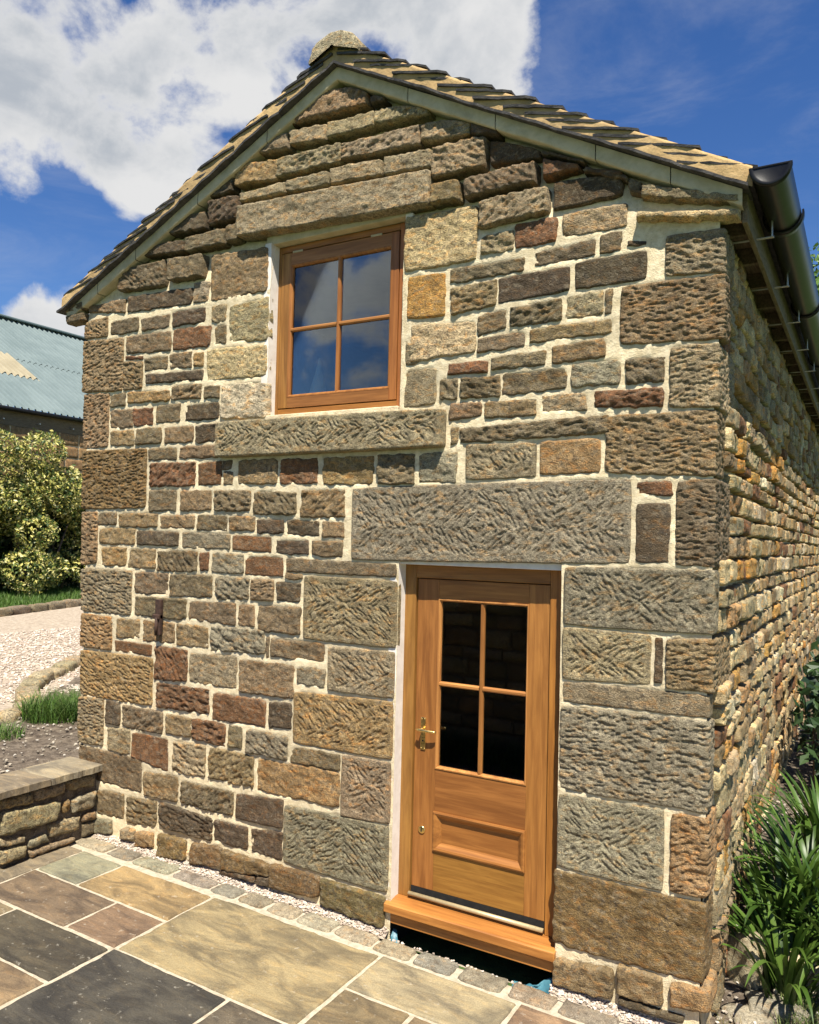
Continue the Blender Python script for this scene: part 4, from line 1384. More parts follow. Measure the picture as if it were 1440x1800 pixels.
xs = np.unique(np.concatenate([np.linspace(-900, -60, 12), np.linspace(-60, -8, 40), np.linspace(-8, 9, 171), np.linspace(9, 60, 20), np.linspace(60, 900, 12)]))
ys = np.unique(np.concatenate([np.linspace(-900, -40, 10), np.linspace(-40, -6, 20), np.linspace(-6, 6, 151), np.linspace(6, 60, 50), np.linspace(60, 900, 12)]))
PATIO_RECT = (.20, 7.2, -3.6, -.04)
ground = sheet('ground', xs, ys, lambda x, y: terrain(x, y) - .03 + .03 * (fbm(x / .5, y / .5, 3, 3) - .5), 'lawn')

# patio: bedding sheet and one slab per stone
xs = np.linspace(.20, 7.2, 90)
ys = np.linspace(-3.6, .06, 50)
patio = sheet('patio', xs, ys, lambda x, y: gz(x) - .007 + .004 * (fbm(x / .06, y / .06, 8, 2) - .5), 'pavjoint', mask=lambda x, y: ~((x > 2.95) & (x < 4.06) & (y > -.055)))
SLABS = [(.20, .42, -1.08, -.25, (.21, .19, .145)), (.42, .86, -.66, -.255, (.235, .235, .185)), (.86, 1.74, -.66, -.25, (.315, .225, .140)), (.42, 1.285, -1.075, -.66, (.150, .120, .092)),
         (1.285, 1.735, -1.062, -.66, (.190, .135, .100)), (.84, 1.73, -1.49, -1.075, (.082, .072, .064)), (.20, .84, -1.49, -1.08, (.23, .19, .13)), (.84, 1.725, -2.10, -1.49, (.235, .180, .125)),
         (1.74, 3.07, -1.055, -.24, (.285, .240, .165)), (1.735, 2.635, -1.90, -1.055, (.072, .066, .062)), (2.635, 3.07, -1.50, -1.055, (.105, .094, .082)), (3.07, 3.935, -.63, -.23, (.285, .255, .195)),
         (3.075, 3.51, -1.05, -.63, (.220, .170, .120)), (3.51, 3.94, -1.05, -.63, (.175, .135, .100)), (3.935, 4.80, -.63, -.215, (.285, .215, .150)), (4.80, 5.65, -.63, -.20, (.25, .20, .14)),
         (3.94, 4.40, -1.05, -.63, (.22, .19, .14)), (4.40, 5.65, -1.45, -.63, (.20, .17, .13)), (3.07, 3.94, -1.90, -1.05, (.26, .21, .14)), (2.635, 3.07, -1.90, -1.50, (.2, .16, .12)), (3.94, 4.40, -1.90, -1.05, (.12, .10, .09))]
rs = random.Random(77)
x = .20
for (xa, xb) in ((.20, 1.1), (1.1, 1.75), (1.75, 2.65), (2.65, 3.95), (3.95, 4.85), (4.85, 5.65)):
    SLABS.append((xa, xb, -2.75, -2.10 if xb < 1.8 else -1.90, tuple(c * rs.uniform(.5, 1.1) for c in (.25, .2, .14))))
    SLABS.append((xa, xb, -3.6, -2.75, tuple(c * rs.uniform(.5, 1.1) for c in (.25, .2, .14))))
for i, (xa, xb, ya, yb, col) in enumerate(SLABS):
    g = .010
    L1, L2 = xb - xa - 2 * g, yb - ya - 2 * g
    nu, nv = max(8, int(L1 / .03)), max(8, int(L2 / .03))
    u = np.concatenate([[0, .003 / L1, .010 / L1], np.linspace(.02 / L1, 1 - .02 / L1, nu), [1 - .010 / L1, 1 - .003 / L1, 1]])
    v = np.concatenate([[0, .003 / L2, .010 / L2], np.linspace(.02 / L2, 1 - .02 / L2, nv), [1 - .010 / L2, 1 - .003 / L2, 1]])
    U, V_ = np.meshgrid(u, v)
    X, Y = xa + g + U * L1, ya + g + V_ * L2
    e = np.minimum(np.minimum(U * L1, (1 - U) * L1), np.minimum(V_ * L2, (1 - V_) * L2))
    X = X + .004 * (fbm(Y / .07, Y * 0 + i, 5 + i, 3) - .5) * 2 * np.abs(2 * U - 1) ** 4
    Y = Y + .004 * (fbm(X / .07, X * 0 + i, 6 + i, 3) - .5) * 2 * np.abs(2 * V_ - 1) ** 4
    prof = np.sqrt(1 - (1 - np.clip(e / .010, 0, 1)) ** 2)
    rip = (fbm(X / .5 + i, Y / .18, 60 + i, 4, .5) - .5) * .012 - .004 * (np.floor(fbm(X / .9 + i * 3, Y / .35, 160 + i, 3, .45) * 5) % 2)
    Z = gz(X) - .03 + prof * (.036 + rip)
    make_mesh('paving_slab', np.stack([X.ravel(), Y.ravel(), Z.ravel()], 1), quad_grid(len(u), len(v)), 'paving', patio, jit_col(tuple(c * .72 for c in col), rs, .04))
SX = [.19, .575, .852, 1.25, 1.636, 1.882, 2.13, 2.38, 2.67, 2.968, 3.236, 3.52, 3.824, 4.12, 4.45, 4.78, 5.1]
for i in range(len(SX) - 1):
    rs = random.Random(300 + i)
    yb = -.045 + rs.uniform(-.012, .012)
    ya = -.205 + rs.uniform(-.006, .010)
    q = (SX[i] + .012, yb, SX[i + 1] - .012, yb + rs.uniform(-.01, .01), SX[i + 1] - .012 + rs.uniform(-.01, .01), ya, SX[i] + .012 + rs.uniform(-.01, .01), ya)
    A, B, D, _o, _d, F = stone_arrays(q, 's', .010, .016, 8800 + i * 5, jit=.008, bev=.022, rc=.02)
    make_mesh('sett', np.stack([A, B, gz(A) + D], 1), F, 'sett', patio, jit_col(rs.choice([(.25, .235, .19), (.22, .195, .15), (.20, .19, .165), (.28, .25, .19)]), rs, .12))


def pebbles(name, pts, rad, cols, mat='pebble', parent=None, seed=1):
    r = np.random.RandomState(seed)
    ico = bmesh.new()
    bmesh.ops.create_icosphere(ico, subdivisions=1, radius=1.0)
    bv = np.array([v.co[:] for v in ico.verts])
    bf = np.array([[v.index for v in f.verts] for f in ico.faces])
    ico.free()
    n = len(pts)
    S = rad * r.uniform(.5, 1.35, (n, 1, 1)) * np.stack([r.uniform(.8, 1.3, n), r.uniform(.7, 1.1, n), r.uniform(.45, .75, n)], 1)[:, None, :]
    Vv = bv[None] * S * (1 + .22 * r.standard_normal((n, len(bv), 1)))
    a = r.uniform(0, 6.28, n)
    ca, sa = np.cos(a)[:, None], np.sin(a)[:, None]
    Vv = np.stack([Vv[..., 0] * ca - Vv[..., 1] * sa, Vv[..., 0] * sa + Vv[..., 1] * ca, Vv[..., 2]], -1) + pts[:, None, :]
    Fv = (bf[None] + (np.arange(n) * len(bv))[:, None, None]).reshape(-1, 3)
    ci = np.array(cols)[r.randint(0, len(cols), n)] * r.uniform(.75, 1.2, (n, 1))
    o = make_mesh(name, Vv.reshape(-1, 3), Fv, mat, parent, np.repeat(ci, len(bv), 0), False)
    o['kind'] = 'stuff'
    return o


GRAV = [(.50, .43, .35), (.56, .50, .43), (.46, .37, .29), (.52, .44, .36), (.36, .29, .23)]
r = np.random.RandomState(4)
n = 5200
px = r.uniform(.26, 4.9, n)
py = -.072 + .085 * r.beta(2.2, 1.6, n)
okp = ~((px > 2.97) & (px < 4.04) & (py > -.060))
px, py = px[okp], py[okp]
pz = gz(px) + .004 + .03 * smooth01((py + .07) / .07) + r.uniform(-.004, .006, len(px))
o = pebbles('pale_gravel_strip', np.stack([px, py, pz], 1), .0085, GRAV)
tag(o, 'pale gravel strip along the foot of the gable', 'gravel', kind='stuff')
bedg = sheet('gravel_bed', np.linspace(.24, 4.86, 200), np.linspace(-.075, .01, 8), lambda x, y: gz(x) - .001 + .03 * smooth01((y + .07) / .07) + .008 * (fbm(x / .03, y / .03, 71, 2) - .5), 'gravel', mask=lambda x, y: ~((x > 2.97) & (x < 4.05) & (y > -.06)))
# earth fallen into the hollow under the door
sheet('hollow_earth', np.linspace(2.98, 4.04, 40), np.linspace(-.055, .45, 20), lambda x, y: gz(x) - .03 - .13 * smooth01((y + .045) / .06) + .03 * (fbm(x / .06, y / .06, 72, 3) - .5), 'soil')
for k, (xa, xb, za, zb) in enumerate(((2.985, 3.07, .045, .135), (3.80, 4.05, .0, .14))):
    nu, nv = 22, 9
    U, Vv = np.meshgrid(np.linspace(0, 1, nu), np.linspace(0, 1, nv))
    X = xa + (xb - xa) * U
    cr = fbm(X / .05, Vv * 2 + k, 81 + k, 3) - .5
    Z = gz(X) - .075 + (zb - za) * Vv * (.25 + .75 * (U ** 2 if k else 1 - U)) + .03 * cr
    Y = -.025 + .045 * Vv + .06 * cr
    ob = make_mesh('damp_membrane', np.stack([X.ravel(), Y.ravel(), Z.ravel()], 1), quad_grid(nu, nv), 'membrane')
    sd = ob.modifiers.new('thickness', 'SOLIDIFY')
    sd.thickness = .002
    tag(ob, ['torn scrap of blue membrane at the handle side of the door sill', 'long crumpled blue membrane under the hinge side of the door sill'][k], 'membrane')

# ------------------------------------------------------------------ garden wall, left of the patio
gw = empty('garden_wall', 'low rubble garden wall with flat sandstone coping beside the patio', 'garden wall', loc=(.1, -1.5, .1))


def gkeep(o):
    o.parent = gw
    o.matrix_parent_inverse = Matrix.Translation((-.1, 1.5, -.1))
    return o


GX = .235
core = gkeep(box('wall_core', -.08, GX - .012, -4.2, -.006, -.05, .602, 'dark', b=.01))
core.data.materials[0] = M['soil']
GWS = [((-.84, .509), (-.335, .46), (-.378, .316), (-.831, .328), 'e'), ((-.831, .315), (-.626, .285), (-.631, .239), (-.828, .248), 'e'), ((-.827, .234), (-.622, .216), (-.619, .125), (-.823, .130), 't'),
       ((-.449, .301), (-.169, .306), (-.163, .181), (-.436, .199), 'e'), ((-.601, .237), (-.455, .254), (-.419, .173), (-.598, .175), 'g'), ((-.597, .160), (-.205, .150), (-.204, .105), (-.589, .105), 't'),
       ((-.251, .438), (-.028, .467), (-.03, .319), (-.246, .328), 'g'), ((-.143, .299), (-.02, .301), (-.017, .226), (-.148, .227), 'b'), ((-.139, .220), (-.02, .222), (-.02, .11), (-.14, .11), 'd'),
       ((-.326, .449), (-.265, .453), (-.261, .354), (-.322, .349), 'o'), ((-.578, .600), (-.319, .600), (-.315, .503), (-.563, .499), 't'), ((-.303, .599), (-.04, .599), (-.048, .490), (-.30, .517), 't'), ((-.844, .599), (-.582, .59), (-.573, .501), (-.84, .516), 'b')]
rs = random.Random(13)
yv = -.86
for zr in ((.11, .23), (.245, .36), (.375, .49), (.505, .60)):
    y = -.86
    while y > -4.1:
        L = rs.uniform(.18, .46)
        GWS.append(((y - L, zr[1] + rs.uniform(-.01, .0)), (y - .012, zr[1] + rs.uniform(-.01, .0)), (y - .012, zr[0]), (y - L, zr[0] + rs.uniform(0, .01)), rs.choice('etgbde')))
        y -= L + .012
for i, s in enumerate(GWS):
    q = (*s[0], *s[1], *s[2], *s[3])
    V, F = stone_side(q, 'n', .018 + .02 * random.Random(i).random(), .014 if s[0][0] > -1.2 else .03, 6100 + i * 3, GX, bev=.026)
    gkeep(make_mesh('stone', V, F, 'rub', None, jit_col(PAL[s[4]], random.Random(50 + i), .15)))
for i, (ya, yb) in enumerate(((-.462, -.004), (-1.02, -.470), (-1.6, -1.03), (-2.2, -1.61), (-2.8, -2.21), (-3.5, -2.81), (-4.2, -3.51))):
    L1, L2 = .295 + .115, yb - ya
    nu, nv = 20, 26
    u = np.concatenate([[0, .02], np.linspace(.05, .95, nu), [.98, 1]])
    v = np.concatenate([[0, .01], np.linspace(.03, .97, nv), [.99, 1]])
    U, V_ = np.meshgrid(u, v)
    X, Y = -.115 + U * L1, ya + V_ * L2
    X = X + np.where(U > .9, 1, 0) * .012 * (fbm(Y / .06, Y * 0, 15 + i, 3) - .5) * 2
    e = np.minimum(np.minimum(U * L1, (1 - U) * L1), np.minimum(V_ * L2, (1 - V_) * L2))
    Zt = .664 - .006 * (1 - np.clip(e / .012, 0, 1)) ** 2 + .006 * (fbm(X / .3, Y / .12, 16 + i, 4) - .5)
    Zb = .612 + .004 * (fbm(X / .1, Y / .1, 18 + i, 2) - .5)
    n_ = X.size
    V = np.vstack([np.stack([X.ravel(), Y.ravel(), Zt.ravel()], 1), np.stack([X.ravel(), Y.ravel(), Zb.ravel() + 0 * Zt.ravel()], 1)])
    F = quad_grid(len(u), len(v))
    nu_, nv_ = len(u), len(v)
    border = list(range(nu_)) + [nu_ * k + nu_ - 1 for k in range(1, nv_)] + [nu_ * (nv_ - 1) + k for k in range(nu_ - 2, -1, -1)] + [nu_ * k for k in range(nv_ - 2, 0, -1)]
    bb = np.array(border)
    b2 = np.roll(bb, -1)
    S = np.stack([bb, bb + n_, b2 + n_, b2], 1)
    V2 = V.copy()
    gkeep(make_mesh('coping_slab', V2, np.vstack([F, F[:, ::-1] + n_, S]), 'paving', None, [(.225, .195, .14), (.20, .165, .115)][i % 2], False))

# ------------------------------------------------------------------ left: bed, edging, drive, lawn, bush, barn
rr = np.random.RandomState(9)


def drive_z(x, y):
    return terrain(x, y) + .012


drive = sheet('gravel_drive', np.linspace(-16, -1.2, 150), np.linspace(-2.0, 13, 150), lambda x, y: drive_z(x, y) + .012 * (fbm(x / .15, y / .15, 19, 3) - .5), 'gravel',
              mask=lambda x, y: (np.hypot(x + 6.6, y - 2.9) > 0) & (x + .76 * y < -.45 - .0 * x) & (x > -9.9 - .18 * (y - 6)) | ((x < -3.2) & (x > -9.9 - .18 * (y - 6)) & (y > 1.6)))
bed = sheet('planting_bed', np.linspace(-3.4, -.02, 90), np.linspace(-3.5, 3.4, 150), lambda x, y: terrain(x, y) + .025 + .05 * (fbm(x / .18, y / .18, 23, 4) - .5), 'soil', mask=lambda x, y: x + .72 * y > -1.50)
n = 380
bx_, by_ = rr.uniform(-2.1, -.1, n), rr.uniform(-.6, 1.6, n)
k_ = bx_ + .72 * by_ > -1.35
o = pebbles('scattered_chippings', np.stack([bx_, by_, terrain(bx_, by_) + .04], 1)[k_], .014, [(.42, .38, .32), (.30, .26, .2), (.2, .17, .13)], seed=3)
tag(o, 'pale stone chippings scattered on the bed behind the garden wall', 'chippings', kind='stuff')
# drive gravel: loose stones where they can still be told apart
n = 9000
gx_, gy_ = rr.uniform(-7.5, -2.6, n), rr.uniform(1.0, 6.5, n)
k_ = (gx_ + .76 * gy_ < -.75)
o = pebbles('drive_gravel', np.stack([gx_, gy_, drive_z(gx_, gy_) + .008], 1)[k_], .019, GRAV, seed=5)
tag(o, 'loose pale gravel lying on the drive', 'gravel', kind='stuff')


def rough_block(name, cx, cy, z0, lx, ly, h, rot, mat, col, seed, parent=None, rnd=.03, amp=.02):
    """rounded rough stone block standing on z0"""
    n = 12
    bm = bmesh.new()
    bmesh.ops.create_cube(bm, size=2.0)
    bmesh.ops.subdivide_edges(bm, edges=list(bm.edges), cuts=5, use_grid_fill=True)
    V = np.array([v.co[:] for v in bm.verts])
    F = [[v.index for v in f.verts] for f in bm.faces]
    bm.free()
    p = 6.0
    nrm = (np.abs(V) ** p).sum(1) ** (1 / p)
    V = V / nrm[:, None]
    d = 1 + amp / min(lx, ly) * 4 * (fbm(V[:, 0] * 1.7 + V[:, 2] * .9 + seed, V[:, 1] * 1.7 - V[:, 2] * 1.3, seed, 3) - .5)
    V = V * d[:, None] * np.array([lx / 2, ly / 2, h / 2])
    V[:, 2] += h / 2
    c, s = math.cos(rot), math.sin(rot)
    V = np.stack([V[:, 0] * c - V[:, 1] * s + cx, V[:, 0] * s + V[:, 1] * c + cy, V[:, 2] + z0], 1)
    return make_mesh(name, V, np.array(F), mat, parent, col)


edging = empty('drive_edging', None, None, loc=(-2.5, 1.2, .55))
edging['kind'] = 'structure'


def ekeep(o, par, loc):
    o.parent = par
    o.matrix_parent_inverse = Matrix.Translation((-loc[0], -loc[1], -loc[2]))
    return o


EP = [(-1.92, .55), (-2.02, .86), (-2.27, 1.10), (-2.62, 1.30), (-2.97, 1.55), (-3.25, 1.85), (-3.52, 2.18), (-3.75, 2.52), (-3.98, 2.86), (-4.2, 3.2)]
for i in range(len(EP) - 1):
    a, b_ = Vector(EP[i]), Vector(EP[i + 1])
    c = (a + b_) / 2
    d = b_ - a
    z0 = float(terrain(c.x, c.y)) - .05
    ekeep(rough_block('edging_stone', c.x, c.y, z0, d.length * .96, .24, .15 + .02 * (i % 3), math.atan2(d.y, d.x), 'rub', jit_col((.33, .29, .20), random.Random(i), .15), 40 + i), edging, (-2.5, 1.2, .55))
KP0, KP1 = Vector((-9.55, 5.15)), Vector((-10.9, 9.9))
kerb = empty('lawn_kerb', None, None, loc=(-10.5, 7, .8))
kerb['kind'] = 'structure'
nk = 9
for i in range(nk):
    a = KP0.lerp(KP1, i / nk)
    b_ = KP0.lerp(KP1, (i + 1) / nk)
    c = (a + b_) / 2
    d = b_ - a
    z0 = float(terrain(c.x, c.y)) - .05
    ekeep(rough_block('kerb_stone', c.x, c.y, z0, d.length * .95, .22, .22, math.atan2(d.y, d.x), 'rub', jit_col((.22, .19, .14), random.Random(70 + i), .15), 140 + i, amp=.03), kerb, (-10.5, 7, .8))


def blades(name, bx, by, bz, hgt, wid, cols, seed, lean=.5, parent=None, seg=3, kind='stuff'):
    r = np.random.RandomState(seed)
    n = len(bx)
    az = r.uniform(0, 6.283, n)
    h = hgt * r.uniform(.55, 1.2, n)
    ln = lean * r.uniform(.2, 1.2, n) * h
    w = wid * r.uniform(.7, 1.3, n)
    t = np.linspace(0, 1, seg + 1)
    fx = bx[:, None] + np.cos(az)[:, None] * ln[:, None] * t ** 2
    fy = by[:, None] + np.sin(az)[:, None] * ln[:, None] * t ** 2
    fz = bz[:, None] + h[:, None] * (t - .25 * lean * t ** 3)
    wx, wy = -np.sin(az)[:, None], np.cos(az)[:, None]
    ww = w[:, None] * (1 - t ** 1.5 * .92) / 2
    L = np.stack([fx - wx * ww, fy - wy * ww, fz], -1)
    R = np.stack([fx + wx * ww, fy + wy * ww, fz], -1)
    V = np.stack([L, R], 2).reshape(n, -1, 3)
    nv = V.shape[1]
    f0 = np.array([[2 * k, 2 * k + 1, 2 * k + 3, 2 * k + 2] for k in range(seg)])
    F = (f0[None] + (np.arange(n) * nv)[:, None, None]).reshape(-1, 4)
    c = np.array(cols)[r.randint(0, len(cols), n)] * r.uniform(.7, 1.25, (n, 1))
    o = make_mesh(name, V.reshape(-1, 3), F, 'grass', parent, np.repeat(c, nv, 0), True)
    if kind:
        o['kind'] = kind
    return o


GCOL = [(.075, .150, .022), (.10, .185, .03), (.055, .115, .018), (.14, .20, .05)]
n = 9000
t_ = rr.uniform(0, 1, n)
ly = KP0.y + (KP1.y - KP0.y) * t_
lx = KP0.x + (KP1.x - KP0.x) * t_ - rr.uniform(.12, 3.6, n)
o = blades('lawn_grass', lx, ly, terrain(lx, ly) - .02, .16, .014, GCOL, 2, .5)
tag(o, 'strip of bright lawn grass in front of the variegated bush', 'grass', kind='stuff')
for i, (cx, cy, rad_, hh, n, lab) in enumerate(((-1.66, 1.02, .36, .30, 1300, 'long grass tuft beside the drive edging'), (-1.42, .18, .24, .15, 420, 'small grass tuft just behind the coping slabs'), (-1.22, 1.30, .42, .26, 1300, 'dark weedy grass tuft against the cottage corner'))):
    a_, q_ = rr.uniform(0, 6.28, n), rad_ * np.sqrt(rr.uniform(0, 1, n))
    tx, ty = cx + q_ * np.cos(a_), cy + q_ * np.sin(a_)
    t_o = blades('grass_tuft', tx, ty, terrain(tx, ty) + .01, hh, .008, GCOL if i != 2 else [(.03, .07, .012), (.05, .10, .02)], 30 + i, .8, kind=None)
    tag(t_o, lab, 'grass', 'grass tufts in the bed')


def leaf_cloud(name, pts, nrm_bias, size, cols, seed, mat='leaf', parent=None, aspect=.5):
    r = np.random.RandomState(seed)
    n = len(pts)
    d = r.standard_normal((n, 3)) + np.asarray(nrm_bias)
    d /= np.linalg.norm(d, axis=1)[:, None]
    a = r.standard_normal((n, 3))
    a -= (a * d).sum(1)[:, None] * d
    a /= np.linalg.norm(a, axis=1)[:, None]
    b = np.cross(d, a)
    s = size * r.uniform(.6, 1.35, (n, 1))
    tip = pts + a * s
    base = pts - a * s
    l = pts + b * s * aspect + d * s * .18
    rgt = pts - b * s * aspect + d * s * .18
    V = np.stack([base, rgt, tip, l], 1).reshape(-1, 3)
    F = np.arange(n * 4).reshape(n, 4)
    c = np.array(cols)[r.randint(0, len(cols), n)] * r.uniform(.75, 1.25, (n, 1))
    return make_mesh(name, V, F, mat, parent, np.repeat(c, 4, 0), False)


def crown_points(blobs, n, seed, shell=.55):
    r = np.random.RandomState(seed)
    out = []
    vol = np.array([b[3] * b[4] * b[5] for b in blobs])
    for b, k in zip(blobs, (n * vol / vol.sum()).astype(int)):
        p = r.standard_normal((k, 3))
        p /= np.linalg.norm(p, axis=1)[:, None]
        rad = shell + (1 - shell) * r.uniform(0, 1, (k, 1)) ** .6
        lump = .80 + .45 * fbm(p[:, 0] * 3 + b[0], p[:, 1] * 3 + p[:, 2] * 2.3, seed + 3, 3)
        out.append(np.array(b[:3]) + p * rad * lump[:, None] * np.array(b[3:6]))
    return np.vstack(out)


# variegated bush in front of the barn
bush = empty('variegated_bush', 'tall rounded bush with yellow-edged leaves in front of the barn', 'bush', loc=(-13, 9, .8))
BZ = float(terrain(-13, 9))
rb = random.Random(12)
bl = []
for i in range(34):
    yy = 5.6 + 5.8 * rb.random()
    top = 3.65 + .5 * math.sin((yy - 5.6) * .9) + .25 * math.sin(yy * 3.1)
    zz = .35 + (top - .75) * rb.random() ** .7
    rad = rb.uniform(.40, .72)
    bl.append((-13.1 + rb.uniform(-.2, .9) * (1 - .45 * zz / 3.5), yy, BZ + zz, rad, rad, rad * .9))
pts = crown_points(bl, 38000, 5, .70)
pts = pts[pts[:, 2] > BZ]
inner = crown_points([(-13.6, yy, BZ + 1.45, .7, .9, 1.75) for yy in (6.2, 7.4, 8.6, 9.8, 11.0)], 14000, 7, .2)
inner = inner[inner[:, 2] > BZ]
VC = [(.56, .50, .15), (.48, .45, .11), (.60, .55, .24), (.06, .10, .02), (.05, .085, .018), (.10, .14, .03), (.34, .34, .08)]
o = leaf_cloud('crown', pts, (.5, -.4, .8), .050, VC, 6, parent=None)
o.parent = bush
o.matrix_parent_inverse = Matrix.Translation((13, -9, -.8))
o = leaf_cloud('inner_foliage', inner, (.3, -.3, .8), .085, [(.022, .04, .012), (.035, .06, .016), (.05, .075, .02)], 9)  # leaves coloured very dark to paint the shade inside the bush
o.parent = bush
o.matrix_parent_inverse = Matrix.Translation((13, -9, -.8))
for i in range(7):
    b0 = (-13 + .25 * math.cos(i * 2.2), 8.6 + .8 * math.sin(i * 1.9), BZ - .05)
    o = tube('stem', [b0, (b0[0] + .1, b0[1] + .2 * math.cos(i), BZ + .8), (b0[0] + .3 * math.sin(i), b0[1] + .7 * math.cos(i), BZ + 2.0)], [.05, .035, .012], 'bark', None, 7)
    o.parent = bush
    o.matrix_parent_inverse = Matrix.Translation((13, -9, -.8))

# barn with corrugated roof
BX, BEZ, BRX, BRZ = -14.2, 5.92, -21.0, 9.98
BY0, BY1 = 2.0, 22.0
barn = empty('barn', 'stone barn with pale blue corrugated roof and cream rooflight', 'barn', loc=(BX, 9, .8))


def bkeep(o):
    o.parent = barn
    o.matrix_parent_inverse = Matrix.Translation((-BX, -9, -.8))
    return o


bw = bkeep(box('barn_wall', BX - .5, BX - .04, BY0, BY1, .3, BEZ - .25, 'side_mortar', b=.01))
bkeep(box('barn_gable_wall', BRX - 6.5, BX - .5, BY1 - .4, BY1, .3, BEZ, 'side_mortar', b=.01))
rs = random.Random(8)
zb = 3.2
row = 0
while zb < 5.2:
    y = BY0 + (.0 if row % 2 else .35) + 4.4
    while y < 13.2:
        L = rs.uniform(.55, .85)
        q = (y, zb + .33, y + L, zb + .33, y + L, zb, y, zb)
        V, F = stone_side(q, 'h', .03, .07, 5200 + int(y * 31) + row * 97, BX - .04, bev=.03, jit=.008)
        bkeep(make_mesh('block', V, F, 'barn', None, jit_col((.27, .175, .085), rs, .12)))
        y += L + .025
    zb += .355
    row += 1
bkeep(box('eaves_shade_band', BX - .10, BX - .02, BY0, BY1, 5.30, 5.72, 'old_wood', b=.01))  # dark strip added for the band of shade below the barn gutter


def corrugated(name, u0, u1, y0, y1, lift, mat, ny=None):
    """u along the slope 0 eave .. 1 ridge"""
    ny = ny or int((y1 - y0) / .019)
    Yv = np.linspace(y0, y1, ny)
    U = np.linspace(u0, u1, 8)
    YY, UU = np.meshgrid(Yv, U)
    sl = math.atan2(BRZ - BEZ, BX - BRX)
    wv = .046 * np.sin(YY / .20 * 2 * math.pi)
    X = (BX + .12) + (BRX - BX - .12) * UU + math.sin(sl) * (wv + lift)
    Z = (BEZ - .14) + (BRZ - BEZ + .14) * UU + math.cos(sl) * (wv + lift)
    return make_mesh(name, np.stack([X.ravel(), YY.ravel(), Z.ravel()], 1), quad_grid(ny, 8)[:, ::-1], mat)


bkeep(corrugated('lower_roof_sheet', 0, .50, BY0, 21.0, 0, 'tin'))
bkeep(corrugated('upper_roof_sheet', .48, 1.0, BY0, 22.0, .022, 'tin'))
bkeep(corrugated('rooflight_sheet', .30, .520, 7.40, 10.58, .030, 'cream_sheet'))
bkeep(box('ridge_capping', BRX - .25, BRX + .25, BY0, 22.0, BRZ + .02, BRZ + .10, 'tin', b=.03))
o = bkeep(tube('barn_gutter', [(BX + .12, BY0, BEZ - .20), (BX + .12, 21.0, BEZ - .20)], .06, 'black', None, 10))
for y in np.arange(5, 12.5, 1.05):
    bkeep(box('barn_gutter_bracket', BX + .0, BX + .14, y, y + .03, BEZ - .50, BEZ - .47, 'steel', b=.002))

# dark curved drain lip beside the cottage corner
dr = Acc()
cvx = []
for yy in (0, .28):
    for rad_ in (.20, .165):
        for t in np.linspace(math.radians(10), math.radians(170), 16):
            cvx.append((-.36 + rad_ * math.cos(t), .62 + yy, .50 + rad_ * math.sin(t)))
Fq = []
A_ = quad_grid(16, 2)
Fall = [list(f) for f in A_] + [[f + 32 for f in g[::-1]] for g in A_.tolist()]
for k in range(15):
    Fall.append([k, k + 32, k + 33, k + 1])
    Fall.append([16 + k, 17 + k, 49 + k, 48 + k])
dro = make_mesh('drain_lip', cvx, Fall, 'rub', None, (.16, .14, .11), True)
tag(dro, 'dark arched drain lip tucked against the cottage corner', 'drain')

# ------------------------------------------------------------------ right: bed, strap-leaved plants, shrub, tree
soil_r = sheet('right_bed', np.linspace(4.80, 6.6, 60), np.linspace(.03, 10.5, 160), lambda x, y: terrain(x, y) + .03 + .05 * (fbm(x / .14, y / .14, 29, 4) - .5), 'soil')
n = 900
sx_, sy_ = rr.uniform(4.86, 5.6, n), rr.uniform(.05, 3.0, n)
o = pebbles('bed_chippings', np.stack([sx_, sy_, terrain(sx_, sy_) + .045], 1), .011, [(.55, .5, .43), (.35, .3, .24), (.22, .18, .14)], seed=8)
tag(o, 'small stone chippings on the soil beside the side wall', 'chippings', kind='stuff')


def strap_plant(cx, cy, n, hgt, spread, label, seed):
    root = empty('strap_leaf_plant', label, 'plant', 'strap-leaved plants by the side wall', loc=(cx, cy, float(terrain(cx, cy))))
    z0 = .02
    for i in range(n):
        r = random.Random(seed * 1000 + i)
        az = r.uniform(0, 2 * math.pi)
        L = hgt * r.uniform(.75, 1.25)
        out = spread * r.uniform(.25, 1.1)
        w = r.uniform(.010, .0185)
        bx, by = .10 * math.cos(az) * r.random() * 1.5, .10 * math.sin(az) * r.random() * 1.5
        seg = 9
        V, F = [], []
        # arching mid-line
        p = Vector((bx, by, z0))
        tilt = r.uniform(.05, .55)
        bend = out / hgt * r.uniform(1.5, 3.2)
        step = L / seg
        dirh = Vector((math.cos(az), math.sin(az), 0))
        side_ = Vector((-math.sin(az), math.cos(az), 0))
        for k in range(seg + 1):
            t = k / seg
            ww = w * (0.75 + .5 * t) if t < .5 else w * (1.0 - ((t - .5) / .5) ** 2.2)
            fold = side_ * ww
            dn = Vector((0, 0, -.28 * ww))
            a = tilt + bend * t ** 1.5
            nrm = dirh * math.cos(a) * -1 + Vector((0, 0, math.sin(a)))
            V += [tuple(p - fold + nrm * .25 * ww), tuple(p), tuple(p + fold + nrm * .25 * ww)]
            p = p + (dirh * math.sin(a) + Vector((0, 0, math.cos(a)))) * step
        for k in range(seg):
            F += [[k * 3, k * 3 + 1, k * 3 + 4, k * 3 + 3], [k * 3 + 1, k * 3 + 2, k * 3 + 5, k * 3 + 4]]
        c = r.choice([(.060, .118, .017), (.045, .095, .014), (.085, .150, .028), (.034, .074, .012)])
        make_mesh('leaf', V, np.array(F), 'strap', root, jit_col(c, r, .15))
    return root


